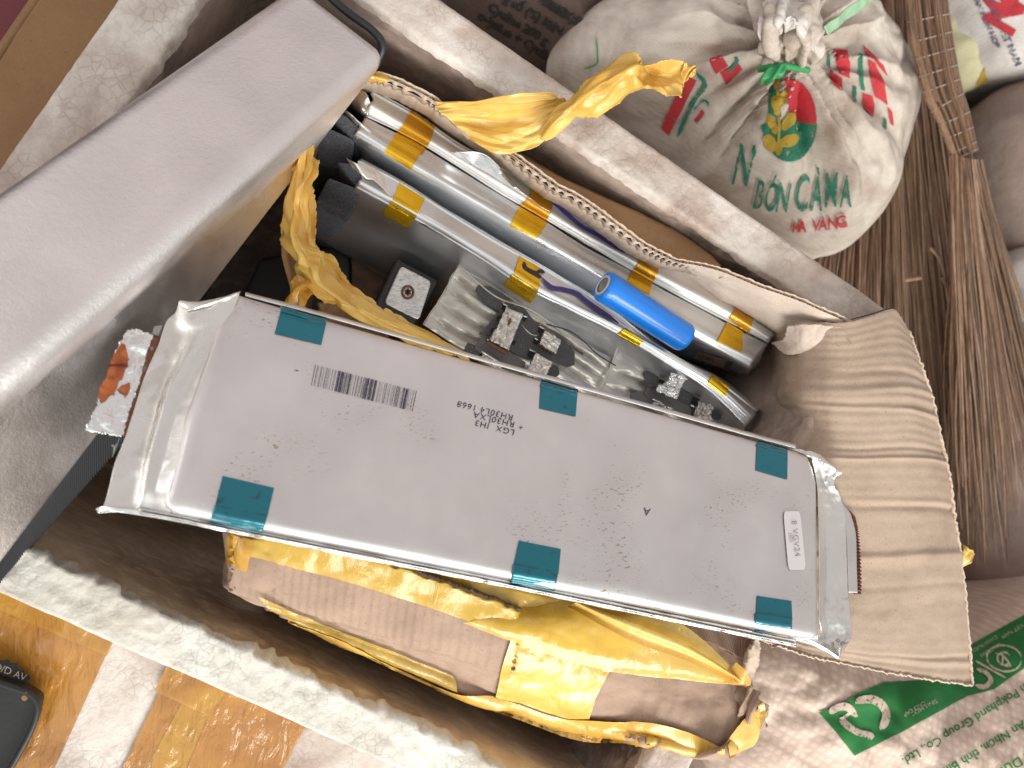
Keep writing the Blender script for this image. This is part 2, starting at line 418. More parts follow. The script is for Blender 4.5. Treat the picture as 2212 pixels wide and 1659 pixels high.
m = M['floor'] = Mat('floor', rough=.9); m.base(m.mix(m.ramp(m.noise(12,5), .35,.7), (.06,.045,.038), (.025,.02,.017))); m.bump(m.noise(90,4), .6, .003)
M['webbing'] = Mat('webbing', (.012,.012,.014), .7)
m = M['red'] = Mat('red_plastic', (.14,.015,.02), .5)
# ------------------------------------------------------------------ ground
z = 0.
mesh('floor', [(-3,-3,0),(3,-3,0),(3,3,0),(-3,3,0)], [(0,1,2,3)], M['floor'], smooth=False)
tag(bpy.data.objects['floor'], kind='structure')
# ------------------------------------------------------------------ foam box
FC = [CAM + R @ p for p in foam_cam]                      # outer corners of the rim: top, right, bottom, left
FC = [Vector((p.x, p.y, RIM)) for p in FC]
nd_ = ((FC[2]-FC[1])+(FC[3]-FC[0])).normalized()*.0045   # the near side stands a little further out
FC[2] += nd_; FC[3] += nd_
cen = sum(FC, Vector())/4
TH = [.0240, .026, .0215, .0290]                            # wall thickness of far, right, near, left side
def inset(depth):
    out = []
    for i in range(4):
        a, b, c = FC[i-1], FC[i], FC[(i+1)%4]
        d1 = (b-a).normalized(); d2 = (c-b).normalized()
        n1 = Vector((0,0,1)).cross(d1); n2 = Vector((0,0,1)).cross(d2)
        if n1.dot(cen-b) < 0: n1 = -n1
        if n2.dot(cen-b) < 0: n2 = -n2
        t1, t2 = depth*TH[i-1], depth*TH[i]
        # solve p = b + x with x.n1=t1 and x.n2=t2
        det = n1.x*n2.y-n1.y*n2.x
        out.append(Vector((b.x+(t1*n2.y-t2*n1.y)/det, b.y+(n1.x*t2-n2.x*t1)/det, 0)))
    return out
prof = [(0,.0),(0,.10),(0,.20),(0,.240),(.01,.2475)] + [(.04+.92*k/12,.25) for k in range(13)] + [(1.0,.2485),(1.03,.244)] + \
       [(1.05+.12*k/14, .240-.22*k/14) for k in range(15)]
rings = [inset(p[0]) for p in prof]
NS = [230, 170, 250, 190]
V = []; cols = sum(NS)
for k, (dd, zz) in enumerate(prof):
    for s in range(4):
        a, b = rings[k][s], rings[k][(s+1)%4]
        for i in range(NS[s]):
            t = i/NS[s]; p = a.lerp(b, t); p.z = zz
            # round the corners a little
            cfac = max(0, 1-min(t,1-t)*14); mid = (cen-p); mid.z = 0
            p += mid.normalized()*.004*cfac**2
            q = Vector((p.x, p.y, zz))
            amp = .0006
            if .97 < dd < 1.05:                            # crumbled inner lip
                amp = .0017 if s == 2 else .0009
                lip = fbm(q, 140, 3); nd = (cen-p); nd.z = 0
                p += nd.normalized()*(lip*amp*1.6 + (max(0, noise.noise(q*60)+noise.noise(q*170)*.5)*.006 if s == 2 else 0))
            if zz > .235: p.z += fbm(q, 160, 3)*amp + (crump(q, 70)*.0013 if s == 2 and .45 < dd < 1.02 else 0) + fbm(q, 14, 2)*.0012
            if dd < .04: p += Vector((fbm(q, 90, 2), fbm(q+Vector((5,5,5)), 90, 2), 0))*.0008
            if dd > 1.04: p += Vector((fbm(q, 60, 3), fbm(q+Vector((5,5,5)), 60, 3), 0))*.0012
            V.append(p)
nP = len(prof); fc = []; mi = []
for k in range(nP-1):
    for i in range(cols):
        j = (i+1) % cols
        fc.append((k*cols+i, k*cols+j, (k+1)*cols+j, (k+1)*cols+i))
        s = 0 if i < NS[0] else 1 if i < NS[0]+NS[1] else 2 if i < sum(NS[:3]) else 3
        dd = prof[k][0]
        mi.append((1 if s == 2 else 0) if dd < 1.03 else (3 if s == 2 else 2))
V.append(cen.copy()); V[-1].z = .02; cI = len(V)-1
for i in range(cols): fc.append(((nP-1)*cols+i, (nP-1)*cols+(i+1)%cols, cI)); mi.append(2)
a_, b_, c_ = V[8*cols], V[8*cols+1], V[9*cols]
fb = mesh('foam_box', V, fc, M['foam_top'])
bmx = bmesh.new(); bmx.from_mesh(fb.data); bmesh.ops.recalc_face_normals(bmx, faces=bmx.faces[:]); bmx.to_mesh(fb.data); bmx.free()
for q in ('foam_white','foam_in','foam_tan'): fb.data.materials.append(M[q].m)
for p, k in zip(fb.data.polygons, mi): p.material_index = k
fb.data.shade_smooth()
tag(fb, 'big dirty white polystyrene box with crumbly rim, holding the brown carton of batteries', 'foam box')
# ------------------------------------------------------------------ taped foam box at the lower left
tb = empty('taped_foam_box', atz(300,1600,.10), 'polystyrene box lying low, wrapped in orange packing tape with bare white gaps', 'foam box')
rows = [[(-420,1010,.212),(-100,1190,.212),(150,1320,.212),(500,1480,.212),(900,1640,.212),(1250,1800,.21)],
        [(-700,1500,.205),(-250,1600,.205),(100,1720,.205),(450,1850,.205),(800,1990,.205),(1150,2140,.20)]]
top = patch('lid', rows, M['foam_top'], tb, 120, 60, lambda p,u,v: fbm(p, 25, 2)*.0012, .05)
tt = bvh(top)
G = lambda a, b, c, d: [[a, b],[d, c]]
for nm, q, mt in (('a', G((-60,1180),(268,1330),(100,1700),(-200,1640)), 'tape_box'),
                  ('b', G((-60,1160),(268,1330),(232,1415),(-60,1290)), 'tape_box2'),
                  ('c', G((398,1385),(600,1470),(430,1760),(215,1760)), 'tape_box'),
                  ('d', G((450,1410),(690,1510),(560,1760),(300,1690)), 'tape_box2'),
                  ('e', G((500,1430),(692,1512),(520,1800),(370,1740)), 'tape_box'),
                  ('f', G((385,1390),(520,1440),(455,1545),(335,1490)), 'tape_box2'),
                  ('g', G((800,1700),(1050,1800),(950,1950),(700,1850)), 'tape_box')):
    drape('packing_tape', q, tt, M[mt], tb, .0008+.0003*'abcdefg'.index(nm), 40, 40, disp=lambda p: crump(p, 55)*.0005)
for a, b in (((215,1455),(245,1470)), ((225,1480),(150,1650)), ((700,1610),(560,1790))): pass
# black plastic tray and lettered tape scrap on it
tr = empty('plastic_tray', atz(30,1560,.215), 'black plastic tray with rounded corner lying on the orange taped box', 'tray')
def rr_prism(name, px, zt, h, mat, parent, inner=None, label=None, place=None):
    V = [(place or atz)(x, y, zt) for x, y in px]; n = len(V); W = [v-Vector((0,0,h)) for v in V]
    f = [tuple(range(n)), tuple(range(2*n-1, n-1, -1))] + [(i, n+i, n+(i+1)%n, (i+1)%n) for i in range(n)]
    nz = sum(((V[i].x*V[(i+1)%n].y-V[(i+1)%n].x*V[i].y) for i in range(n)))
    if nz < 0: f = [q[::-1] for q in f]
    o = mesh(name, V+W, f, mat, parent, False, None, label)
    m_ = o.modifiers.new('b','BEVEL'); m_.width = min(.0008, h*.3); m_.segments = 2; m_.limit_method = 'ANGLE'
    return o
def rnd(pts, r=.25, k=5):                    # round a pixel polygon's corners
    out = []; n = len(pts)
    for i in range(n):
        a, b, c = Vector(pts[i-1]), Vector(pts[i]), Vector(pts[(i+1)%n])
        p, q = b.lerp(a, r), b.lerp(c, r)
        for j in range(k+1):
            t = j/k; out.append(tuple(p*(1-t)**2 + b*2*t*(1-t) + q*t*t))
    return out
rr_prism('base', rnd([(-200,1400),(50,1488),(86,1510),(76,1560),(2,1700),(-200,1760)], .3), .222, .008, M['blackplastic'], tr)
rim_px = rnd([(-200,1400),(50,1488),(86,1510),(76,1560),(2,1700),(-200,1760)], .3)
tube('raised_lip', [atz(x,y,.226) for x, y in [(-200,1405),(30,1486),(62,1497),(80,1520),(76,1556),(50,1612),(2,1690),(-60,1750)]], .0014, M['blackplastic'], tr, 8, 60)
rr_prism('screw_boss', [(52+7*math.cos(t*.6), 1508+7*math.sin(t*.6)) for t in range(10)], .2245, .002, M['kraft_dark'], tr)
sc1 = patch('lettered_tape_scrap', [[(-30,1415,.2165),(30,1432,.2165),(66,1462,.2165)],[(-40,1445,.219),(5,1462,.218),(50,1490,.2165)]], M['blackplastic'], None, 30, 10, lambda p,u,v: crump(p,300)*.0006, .0003, rough_edge=.002)
tag(sc1, 'torn black tape scrap with pale letters beside the black tray', 'tape')
st = bvh(sc1); text_decal('printed_text', 'D/D AV', -14, 1444, 22, 22, st, M['w_ink'], sc1, .0004, 10)
# ------------------------------------------------------------------ brown carton and red thing at the upper left
cb = empty('cardboard_box', atz(60,120,.1), 'plain brown cardboard carton behind the polystyrene box in the upper left corner', 'carton')
L_, R_ = [(-300,566),(0,125),(85,0),(250,-242)], [(-120,590),(40,350),(285,0),(460,-260)]
patch('top_panel', [[(x,y,.20) for x,y in L_],[(x,y,.20) for x,y in R_]], M['kraft_dark'], cb, 50, 30, lambda p,u,v: fbm(p,20,2)*.001, .004)
patch('side_panel', [[(x,y,.20) for x,y in L_],[tuple(q) for q in [(x,y,.20) for x,y in L_]]], M['kraft_dark'], cb, 10, 4, lambda p,u,v: -.12*v, .004)
rd = mesh('red_crate', *(lambda P: (P+[p-Vector((0,0,.12)) for p in P], [(0,1,2,3),(7,6,5,4),(0,4,5,1),(1,5,6,2),(2,6,7,3),(3,7,4,0)]))([atz(*q) for q in ((-150,-200,.185),(150,-70,.185),(30,105,.185),(-300,500,.185))]), M['red'], None, False)
tag(rd, 'dark red crate corner beside the brown carton, upper left', 'crate')
# ------------------------------------------------------------------ big silver case
ax = Vector((.50,.71,-.496)).normalized()
PR = ray(852,114)*.355; rl = ray(647,-46); PL = rl*(PR.dot(ax)/rl.dot(ax))
LN = .42
def cw(v): return CAM + R @ v
B0 = ray(702,292)*.405; B1 = ray(0,1236)*.292; B1 = B0 + (B1-B0)*((B0-PR).length*0+ 1.75)
wv_ = PL-PR
top4 = [PR, PL, PL-ax*LN, PR-ax*LN]
bot4 = [B0, B0+wv_*1.0, B1+wv_*1.0, B1]
sc_e = empty('silver_case', cw((PR+B1)*.5), 'large matt silver metal case with rounded edges leaning across the left of the foam box', 'metal case')
body = hexa([cw(p) for p in top4+bot4], 'body', M['case'], sc_e, .0085, 8)
# black gasket under the far edge
gd = (PL-PR).normalized(); up = ax
gp = [PR - gd*-.012 + Vector((0,0,-.006)) - ax*.03, PR + ax*.0005+gd*.004, PR+gd*.02+ax*.004, PL+ax*.004-gd*.01, PL+ax*.002]
tube('gasket', [cw(ray(x,y)*d) for x, y, d in ((690,-28,.357),(716,-4,.359),(745,22,.361),(775,44,.362),(800,62,.364),(822,86,.366),(826,108,.368),(812,140,.372))], .0021, M['blackplastic'], sc_e, 8, 50)
# dents and scratches: slim marks
# black webbing strap below the case
stp = patch('webbing_strap', [[(-160,1330,.285),(0,1170,.275),(120,1030,.262),(245,880,.25),(400,690,.22)],
                              [(-80,1350,.258),(2,1256,.250),(112,1130,.245),(250,975,.23),(420,780,.20)]], M['webbing'], None, 720, 14,
            lambda p,u,v: .0007*math.sin(u*2*math.pi*120), .0016)
tag(stp, 'black ribbed webbing strap running under the silver case at lower left', 'strap')
# ------------------------------------------------------------------ carton of batteries
ct = empty('battery_carton', atz(1150,800,.02), 'open brown carton patched with yellow tape, its flap folded over the foam rim', 'carton')
EDGE = [(774,159,.236),(805,161,.237),(842,170,.238),(917,205,.24),(958,233,.24),(1030,283,.24),(1105,333,.241),(1152,367,.242),(1199,402,.243),(1250,428,.244),(1296,460,.245),
        (1345,497,.246),(1391,530,.247),(1430,551,.249),(1464,566,.25),(1505,573,.253),(1550,584,.255),(1595,601,.257),(1640,620,.258),(1690,637,.26),(1731,652,.262),(1778,673,.263),(1821,693,.264),(1841,716,.264),(1858,743,.262)]
LOW = [(790,212,.19),(808,196,.19),(835,205,.19),(886,237,.19),(930,265,.19),(1011,320,.195),(1075,358,.195),(1136,384,.195),(1180,407,.195),(1240,437,.195),(1296,471,.2),
       (1345,500,.2),(1391,527,.2),(1430,560,.205),(1480,590,.205),(1510,612,.205),(1550,642,.21),(1590,665,.21),(1640,695,.21),(1675,715,.215),(1700,722,.22),(1740,715,.235),(1790,718,.245),(1815,728,.25),(1830,742,.255)]
patch('far_wall', [EDGE, [(a[0]*.5+b[0]*.5, a[1]*.5+b[1]*.5-1, a[2]*.5+b[2]*.5+.004) for a, b in zip(EDGE, LOW)], LOW, [(x-6,y+10,.12) for x,y,z in LOW]],
      M['liner'], ct, 220, 40, lambda p,u,v: fbm(p,60,3)*.0009*min(1,v*6), 0)
# corrugated edge: wavy medium and the outer liner
EP = PZ(EDGE); n = 700; V1, V2, V3 = [], [], []
outd = (atz(1450,450,.24)-atz(1380,560,.24)).normalized()
Lsum = sum((EP[i+1]-EP[i]).length for i in range(len(EP)-1))
for i in range(n+1):
    p = cr(EP, i/n); s = i/n*Lsum; j = Vector((noise.noise(p*300), noise.noise(p*310+Vector((4,4,4))), 0))*.0005
    k = .5+.5*math.sin(s/.0050*2*math.pi + noise.noise(p*70)*3)
    q = p + outd*(.0002+.0015*k) + j*.5; V1 += [q+Vector((0,0,-.0014+noise.noise(p*500)*.0006)), q-Vector((0,0,.012))]
    q = p + outd*.0020 + j; V2 += [q+Vector((0,0,.0006+noise.noise(p*420+Vector((7,7,7)))*.0010)), q+outd*.001-Vector((0,0,.03))]
    V3 += [p+outd*.0002-Vector((0,0,.006)), p+outd*.0019-Vector((0,0,.006))]
fz = [(2*i,2*i+2,2*i+3,2*i+1) for i in range(n)]
o = mesh('corrugation', V1, fz, M['kraft_edge'], ct); solid(o, .0003, 0)
o = mesh('outer_liner', V2, fz, M['kraft_edge'], ct); solid(o, .0004, 0)
mesh('flute_shade', V3, fz, M['dark'], ct)  # black strip between the liners, stands in for shade inside the flutes
# brown outer face bulging outwards
OB = [(1075,312,.238),(1140,345,.238),(1210,384,.238),(1300,425,.238),(1400,470,.238),(1470,505,.238),(1528,545,.240),(1556,575,.246)]
OA = [(1090,330,.239),(1154,366,.240),(1203,398,.241),(1298,452,.243),(1393,524,.246),(1462,560,.248),(1520,576,.252),(1560,584,.254)]
patch('outer_face', [OA, OB, [(x+20,y-8,.16) for x,y,z in OB]], M['kraft_dark'], ct, 80, 16, lambda p,u,v: fbm(p,70,3)*.0006, .0008, rough_edge=.0006, lu=False, lv=True)
patch('outer_face', [[(780,156,.232),(900,195,.236),(1060,292,.238)],[(800,160,.10),(910,210,.10),(1080,320,.10)]], M['kraft_dark'], ct, 40, 16, None, .0008)
# right wall, folded out over the rim as a flap
FL = [[(1656,742,.15),(1668,722,.20),(1700,705,.235),(1770,698,.258),(1835,694,.266),(1885,680,.266),(1925,666,.264),(1945,682,.26),(1962,712,.257)],
      [(1650,790,.13),(1672,775,.19),(1712,765,.235),(1780,760,.258),(1840,760,.266),(1890,752,.268),(1935,748,.267),(1965,756,.263),(1984,776,.258)],
      [(1636,860,.12),(1662,850,.18),(1705,845,.235),(1775,845,.258),(1840,845,.266),(1900,842,.269),(1950,842,.268),(1982,848,.263),(2012,858,.256)],
      [(1634,930,.12),(1665,925,.18),(1720,925,.235),(1790,930,.257),(1850,932,.262),(1910,930,.267),(1960,928,.266),(2000,935,.261),(2032,945,.254)],
      [(1640,1010,.15),(1680,1005,.235),(1740,1010,.256),(1800,1010,.261),(1860,1012,.262),(1920,1010,.265),(1970,1010,.264),(2015,1012,.259),(2048,1018,.252)],
      [(1625,1120,.22),(1660,1120,.254),(1745,1120,.2575),(1810,1120,.258),(1870,1120,.26),(1930,1118,.262),(1985,1118,.261),(2030,1118,.256),(2063,1122,.249)],
      [(1600,1250,.253),(1660,1250,.256),(1750,1252,.257),(1815,1252,.257),(1880,1255,.256),(1945,1255,.258),(2000,1252,.257),(2048,1252,.252),(2081,1254,.245)],
      [(1625,1340,.256),(1690,1348,.257),(1755,1362,.257),(1820,1370,.257),(1885,1376,.254),(1950,1378,.255),(2005,1378,.253),(2055,1372,.248),(2091,1368,.241)],
      [(1640,1380,.257),(1690,1398,.257),(1752,1418,.255),(1820,1432,.249),(1885,1446,.250),(1950,1457,.25),(2008,1467,.248),(2062,1474,.243),(2100,1480,.237)]]
rr_ = random.Random(3)
CR = [(rr_.uniform(.05,.97), rr_.uniform(.0006,.0016)*rr_.choice((1,1,-.7)), rr_.uniform(.006,.014), rr_.uniform(-.03,.03)) for _ in range(13)] + [(.30,.0018,.008,-.03),(.47,.0016,.006,.0),(.70,.0014,.006,.01),(.60,-.001,.006,0)]
def flapd(p, u, v):
    h = fbm(p, 30, 3)*.0012 + math.sin(v*2*math.pi*34+noise.noise(p*40))*.00010
    for c_, a_, w_, sl in CR:
        d = v + sl*(u-.5) + noise.noise(p*25)*.004 - c_
        h += a_*math.exp(-(d/w_)**2)*min(1, .3+1.2*u)
    if u < .45: h += crump(p, 45)*.004*(.45-u)*2
    return h*.75
fl = patch('folded_flap', FL, M['kraft_flap'], ct, 170, 260, flapd, .0028, rough_edge=.0009)
# ragged pale edge of the flap
for e_pts in ([r[-1] for r in FL], FL[-1]):
    Pp = PZ(e_pts); Vv = []; nn_ = 260
    for i in range(nn_+1):
        p = cr(Pp, i/nn_); jj = Vector((noise.noise(p*600), noise.noise(p*600+Vector((3,3,3))), noise.noise(p*500)*.5))*.0012
        Vv += [p+jj+Vector((0,0,.0012)), p+jj*.4-Vector((0,0,.0030))]
    o = mesh('torn_edge', Vv, [(2*i,2*i+2,2*i+3,2*i+1) for i in range(nn_)], M['kraft_edge'], ct); solid(o, .0009, 0)
o = tube('crack', [atz(*q) for q in ((1838,690,.2665),(1862,684,.268),(1890,676,.268),(1915,668,.2665),(1930,665,.265))], .0004, M['dark'], ct, 5, 30)
# inner fold by the corner of the carton
patch('corner_fold', [[(1700,706,.245),(1740,700,.256),(1790,703,.262),(1835,712,.266),(1850,735,.265)],[(1690,735,.235),(1730,742,.25),(1780,738,.258),(1825,745,.262),(1848,745,.262)],[(1665,742,.21),(1700,765,.235),(1760,762,.25),(1810,758,.258),(1840,752,.262)]],
      M['liner'], ct, 60, 30, lambda p,u,v: crump(p,70)*.0015, .0012, rough_edge=.0008)
# near wall with its torn brown layer
NWr = [[(497,1120,.19),(500,1150,.262),(700,1185,.268),(900,1225,.268),(1100,1270,.268),(1300,1315,.262),(1450,1350,.257),(1560,1400,.256),(1625,1440,.257)],
      [(494,1190,.16),(500,1225,.258),(680,1270,.264),(880,1320,.264),(1095,1385,.264),(1300,1440,.258),(1450,1475,.258),(1560,1490,.258),(1628,1492,.258)],
      [(494,1240,.18),(497,1268,.250),(660,1318,.256),(850,1368,.256),(1085,1445,.256),(1300,1500,.250),(1440,1530,.258),(1550,1545,.258),(1640,1540,.257)],
      [(525,1270,.20),(540,1290,.235),(700,1352,.240),(870,1412,.242),(1060,1487,.242),(1290,1560,.24),(1410,1585,.252),(1530,1612,.256),(1632,1585,.255)],
      [(575,1300,.19),(600,1315,.222),(720,1380,.224),(880,1448,.226),(1050,1520,.226),(1280,1582,.21),(1400,1605,.235),(1530,1630,.254),(1625,1598,.252)],
      [(620,1290,.05),(640,1320,.10),(760,1378,.10),(900,1440,.10),(1060,1510,.10),(1270,1550,.05),(1380,1570,.05),(1500,1625,.253),(1590,1590,.251)]]
def nwd(p, u, v):
    h = fbm(p, 35, 3)*.0020 + crump(p, 16)*.003 + crump(p, 60)*.0008 + (.003*math.exp(-((v-.42)/.05)**2) if u < .5 else 0)
    x = u*60 + noise.noise(p*20)*1.6
    h += 0
    return h
nw = patch('near_wall', NWr, M['kraft'], ct, 240, 150, nwd, .0025)
# light crushed band where the board turns down
# torn brown layer with ragged lower lip
tl = patch('torn_flap', [[(508,1120,.270),(655,1160,.274),(810,1205,.274),(960,1255,.274),(1122,1315,.272)],
                    [(497,1268,.262),(640,1308,.262),(790,1350,.262),(940,1395,.262),(1108,1443,.262)],
                    [(499,1270,.258),(645,1318,.254),(800,1368,.250),(930,1418,.244),(1078,1490,.236)]], M['kraft'], ct, 150, 60,
      lambda p,u,v: fbm(p,40,3)*.0009+math.sin(u*75+noise.noise(p*30)*3)*.00012, .0016, rough_edge=.0022)
nt_ = bvh(nw, tl)
def T(q, mat, off=.0012, nu=60, nv=40, d=.0008, s=70, name='packing_tape', lu=True, lv=True, tree=None):
    return drape(name, q, tree or nt_, M[mat], ct, off, nu, nv, lu=lu, lv=lv, disp=lambda p: max(0,fbm(p,s*.5,2)+.2)*d*.8)
T([[(505,1135),(700,1175),(900,1215),(1110,1262),(1300,1305),(1440,1335)],
   [(500,1190),(600,1215),(778,1262),(993,1333),(1200,1412),(1311,1450)]], 'tape_film', .0016, 160, 30, .0012, 50, lu=False)
T([[(1105,1370),(1200,1400),(1315,1448)],[(1085,1435),(1190,1480),(1285,1505)],[(1070,1500),(1170,1560),(1262,1590)]], 'tape', .0014, 60, 60, .0012)
T([[(600,1330),(720,1372),(860,1438),(985,1492),(1080,1505),(1200,1545),(1300,1552),(1440,1565),(1560,1612)],
   [(640,1342),(740,1395),(860,1452),(1000,1512),(1120,1555),(1250,1600),(1360,1606),(1460,1622),(1560,1640)]], 'tape', .0022, 220, 24, .0016, 60, lu=False)
T([[(1560,1600),(1600,1550),(1650,1515)],[(1575,1640),(1625,1600),(1656,1545)]], 'tape', .003, 30, 30, .002, 60)
T([[(560,1285),(700,1345),(850,1402),(980,1455)],[(580,1310),(720,1385),(870,1440),(990,1492)]], 'tape_film2', .0018, 80, 20, .001)
T([[(497,1150),(548,1166)],[(496,1215),(535,1232)]], 'tape_b', .0020, 20, 20, .001, 60)
# free film stretched from under the cell to the right corner
FM = [[(1180,1286,.262),(1300,1308,.272),(1441,1333,.278),(1530,1392,.272),(1612,1478,.266)],
      [(1060,1330,.272),(1220,1360,.276),(1380,1410,.276),(1500,1440,.272),(1614,1480,.266)],
      [(1000,1345,.270),(1180,1412,.272),(1325,1452,.272),(1460,1468,.270),(1606,1482,.266)]]
patch('tape_film', FM, M['tape_film'], ct, 110, 40, lambda p,u,v: (crump(p,30)*.002+math.sin(v*9+u*2)*.0008)*(1-u*.6), 0)
patch('tape_film', [[(1250,1300,.272),(1380,1350,.284),(1500,1402,.282),(1614,1476,.270)],[(1225,1310,.272),(1370,1385,.281),(1490,1428,.280),(1612,1483,.269)]], M['tape'], ct, 80, 16, lambda p,u,v: math.sin(v*7)*.0012, 0)
# crushed corner
cc = patch('crushed_corner', [[(1600,1462,.25),(1620,1478,.262),(1640,1500,.26),(1654,1530,.252)],
                         [(1585,1500,.252),(1602,1530,.262),(1622,1545,.264),(1650,1548,.25)],
                         [(1572,1560,.24),(1592,1590,.245),(1615,1595,.24),(1648,1560,.232)]], M['kraft'], ct, 60, 60, lambda p,u,v: math.sin(u*22+noise.noise(p*60)*4)*.0028+crump(p,90)*.003, .0016, rough_edge=.001)
patch('packing_tape', [[(1560,1475,.268),(1600,1478,.272),(1622,1480,.271)],[(1590,1430,.272),(1610,1448,.274),(1622,1470,.272)]], M['tape_b'], ct, 20, 20, None, 0)
# raised inner corner edge below the right end of the cell
pe = [(1632,1378,.262),(1622,1400,.266),(1612,1430,.268),(1608,1450,.268),(1617,1478,.266)]
patch('corner_edge', [pe, [(x+10,y+4,.262) for x,y,z in pe[:1]]+[(1645,1405,.26),(1640,1430,.258),(1632,1460,.256),(1626,1485,.255)]], M['kraft_edge'], ct, 50, 8, lambda p,u,v: fbm(p,200,2)*.001, .002, rough_edge=.0012)
patch('inner_wall', [[(1440,1310,.256),(1530,1330,.256),(1640,1360,.256)],[(1450,1360,.258),(1560,1400,.258),(1625,1440,.258)]], M['kraft'], ct, 30,20, lambda p,u,v: math.sin(u*30)*.0006, .002)
# left end of the carton with its taped lip
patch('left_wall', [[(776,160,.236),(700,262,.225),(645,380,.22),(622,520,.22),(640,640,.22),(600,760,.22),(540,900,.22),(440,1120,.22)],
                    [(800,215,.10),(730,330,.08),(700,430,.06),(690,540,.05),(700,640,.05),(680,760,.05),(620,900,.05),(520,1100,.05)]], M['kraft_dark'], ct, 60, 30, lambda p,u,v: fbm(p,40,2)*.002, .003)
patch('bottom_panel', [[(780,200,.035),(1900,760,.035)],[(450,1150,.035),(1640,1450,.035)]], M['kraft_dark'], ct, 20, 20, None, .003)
patch('torn_board', [[(745,545,.13),(800,545,.13),(830,600,.13)],[(740,610,.12),(790,640,.12),(830,650,.12)]], M['kraft'], ct, 30,20, lambda p,u,v: fbm(p,80)*.002, .003)
patch('torn_board', [[(690,655,.19),(760,660,.17),(830,700,.17)],[(700,700,.18),(760,720,.16),(840,750,.16)]], M['kraft_dark'], ct, 30,20, lambda p,u,v: fbm(p,80)*.002, .003)
# little taped lip at the far left top corner
patch('packing_tape', [[(757,152,.240),(770,147,.243),(800,150,.243),(845,166,.241)],[(749,165,.238),(762,170,.245),(790,163,.244),(838,174,.242)],[(747,183,.233),(765,193,.240),(785,181,.240),(800,176,.24)]], M['tape_b'], ct, 40, 24, lambda p,u,v: crump(p,120)*.0015, .0003, rough_edge=.001)
patch('packing_tape', [[(745,183,.225),(765,180,.236),(786,187,.232)],[(752,189,.222),(768,195,.234),(784,190,.232)]], M['tape'], ct, 20, 12, lambda p,u,v: crump(p,120)*.001, .0003)
# loose tape strands
SA = [[(668,272,.226),(672,270,.230),(678,274,.228),(684,282,.224)],
      [(645,314,.222),(655,305,.232),(668,312,.230),(676,325,.224)],
      [(631,368,.220),(645,365,.232),(662,372,.234),(684,376,.228)],
      [(611,433,.218),(632,425,.230),(650,425,.238),(674,412,.226)],
      [(612,490,.218),(632,480,.234),(655,478,.230),(683,465,.226)],
      [(613,517,.218),(635,530,.236),(660,525,.228),(684,530,.228)],
      [(633,560,.220),(660,570,.238),(690,556,.230),(722,557,.228)],
      [(650,602,.220),(690,608,.238),(720,600,.230),(763,622,.226)],
      [(690,642,.222),(735,645,.238),(770,640,.230),(812,658,.226)],
      [(752,682,.222),(790,680,.236),(825,672,.230),(860,692,.226)],
      [(845,722,.222),(880,722,.234),(905,712,.228),(935,738,.224)],
      [(950,765,.220),(975,768,.228),(995,765,.226),(1020,785,.222)]]
def sad(p, u, v): return math.sin(u*11+v*9+noise.noise(p*40)*2)*.0016 + crump(p+Vector((0,0,v*.02)), 42)*.0030
patch('tape_strand', SA, M['tape_s'], ct, 60, 240, lambda p,u,v: pleat(u,v*2.4,p,2.6,.0034), .00012, rough_edge=.001, label='crumpled yellow tape strand hanging over the left end')
patch('tape_strand', [[(640,596,.222),(660,600,.228),(690,612,.222)],[(622,630,.222),(645,635,.230),(668,640,.224)],[(610,668,.222),(640,680,.228),(662,688,.224)]], M['tape_b'], ct, 20, 24, sad, .00012)
tube('tape_loop', [atz(629+10*math.cos(a*.8), 360+7*math.sin(a*.8), .228) for a in range(8)], .0011, M['tape_b'], ct, 6, 30, flat=2)
SB1 = [[(940,222,.240),(948,240,.243),(975,262,.243),(1000,285,.243),(1027,307,.244)],
       [(994,218,.250),(1010,232,.250),(1035,265,.245),(1052,300,.248),(1077,333,.247)],
       [(1070,213,.262),(1085,228,.258),(1100,262,.250),(1110,300,.252),(1133,325,.250)],
       [(1130,204,.268),(1145,225,.264),(1152,258,.258),(1165,290,.258),(1180,302,.254)],
       [(1190,203,.272),(1200,215,.268),(1205,240,.266),(1210,265,.264),(1204,287,.258)],
       [(1212,211,.272),(1225,225,.270),(1228,240,.268),(1230,255,.266),(1228,268,.262)]]
patch('tape_strand', SB1, M['tape_s'], ct, 90, 100, lambda p,u,v: pleat(u,v*.9,p,3.2,.0026), .00012, label='yellow tape fanning out from the far wall')
SB2 = [[(1166,300,.262),(1170,299,.266),(1176,303,.262)],
       [(1187,256,.272),(1198,262,.280),(1213,279,.268)],
       [(1212,225,.276),(1228,236,.286),(1246,255,.272)],
       [(1237,201,.280),(1258,215,.290),(1290,250,.276)],
       [(1263,173,.284),(1295,190,.293),(1334,228,.280)],
       [(1310,143,.288),(1335,165,.296),(1362,205,.284)],
       [(1369,115,.292),(1378,150,.300),(1382,196,.288)],
       [(1388,135,.288),(1394,160,.280),(1400,190,.284)],
       [(1430,130,.294),(1432,165,.286),(1432,200,.290)],
       [(1476,130,.298),(1476,170,.292),(1471,214,.294)]]
patch('tape_strand', SB2, M['tape_s'], ct, 60, 180, lambda p,u,v: pleat(u,v*1.4,p,2.2,.0026), .00015, rough_edge=.0006, label='twisted yellow tape tail sticking out over the foam rim')
patch('tape_strand', [[(1474,134,.297),(1492,142,.297),(1508,144,.298)],[(1474,190,.294),(1486,170,.295),(1498,158,.297)]], M['tape'], ct, 12, 12, sad, .00015)
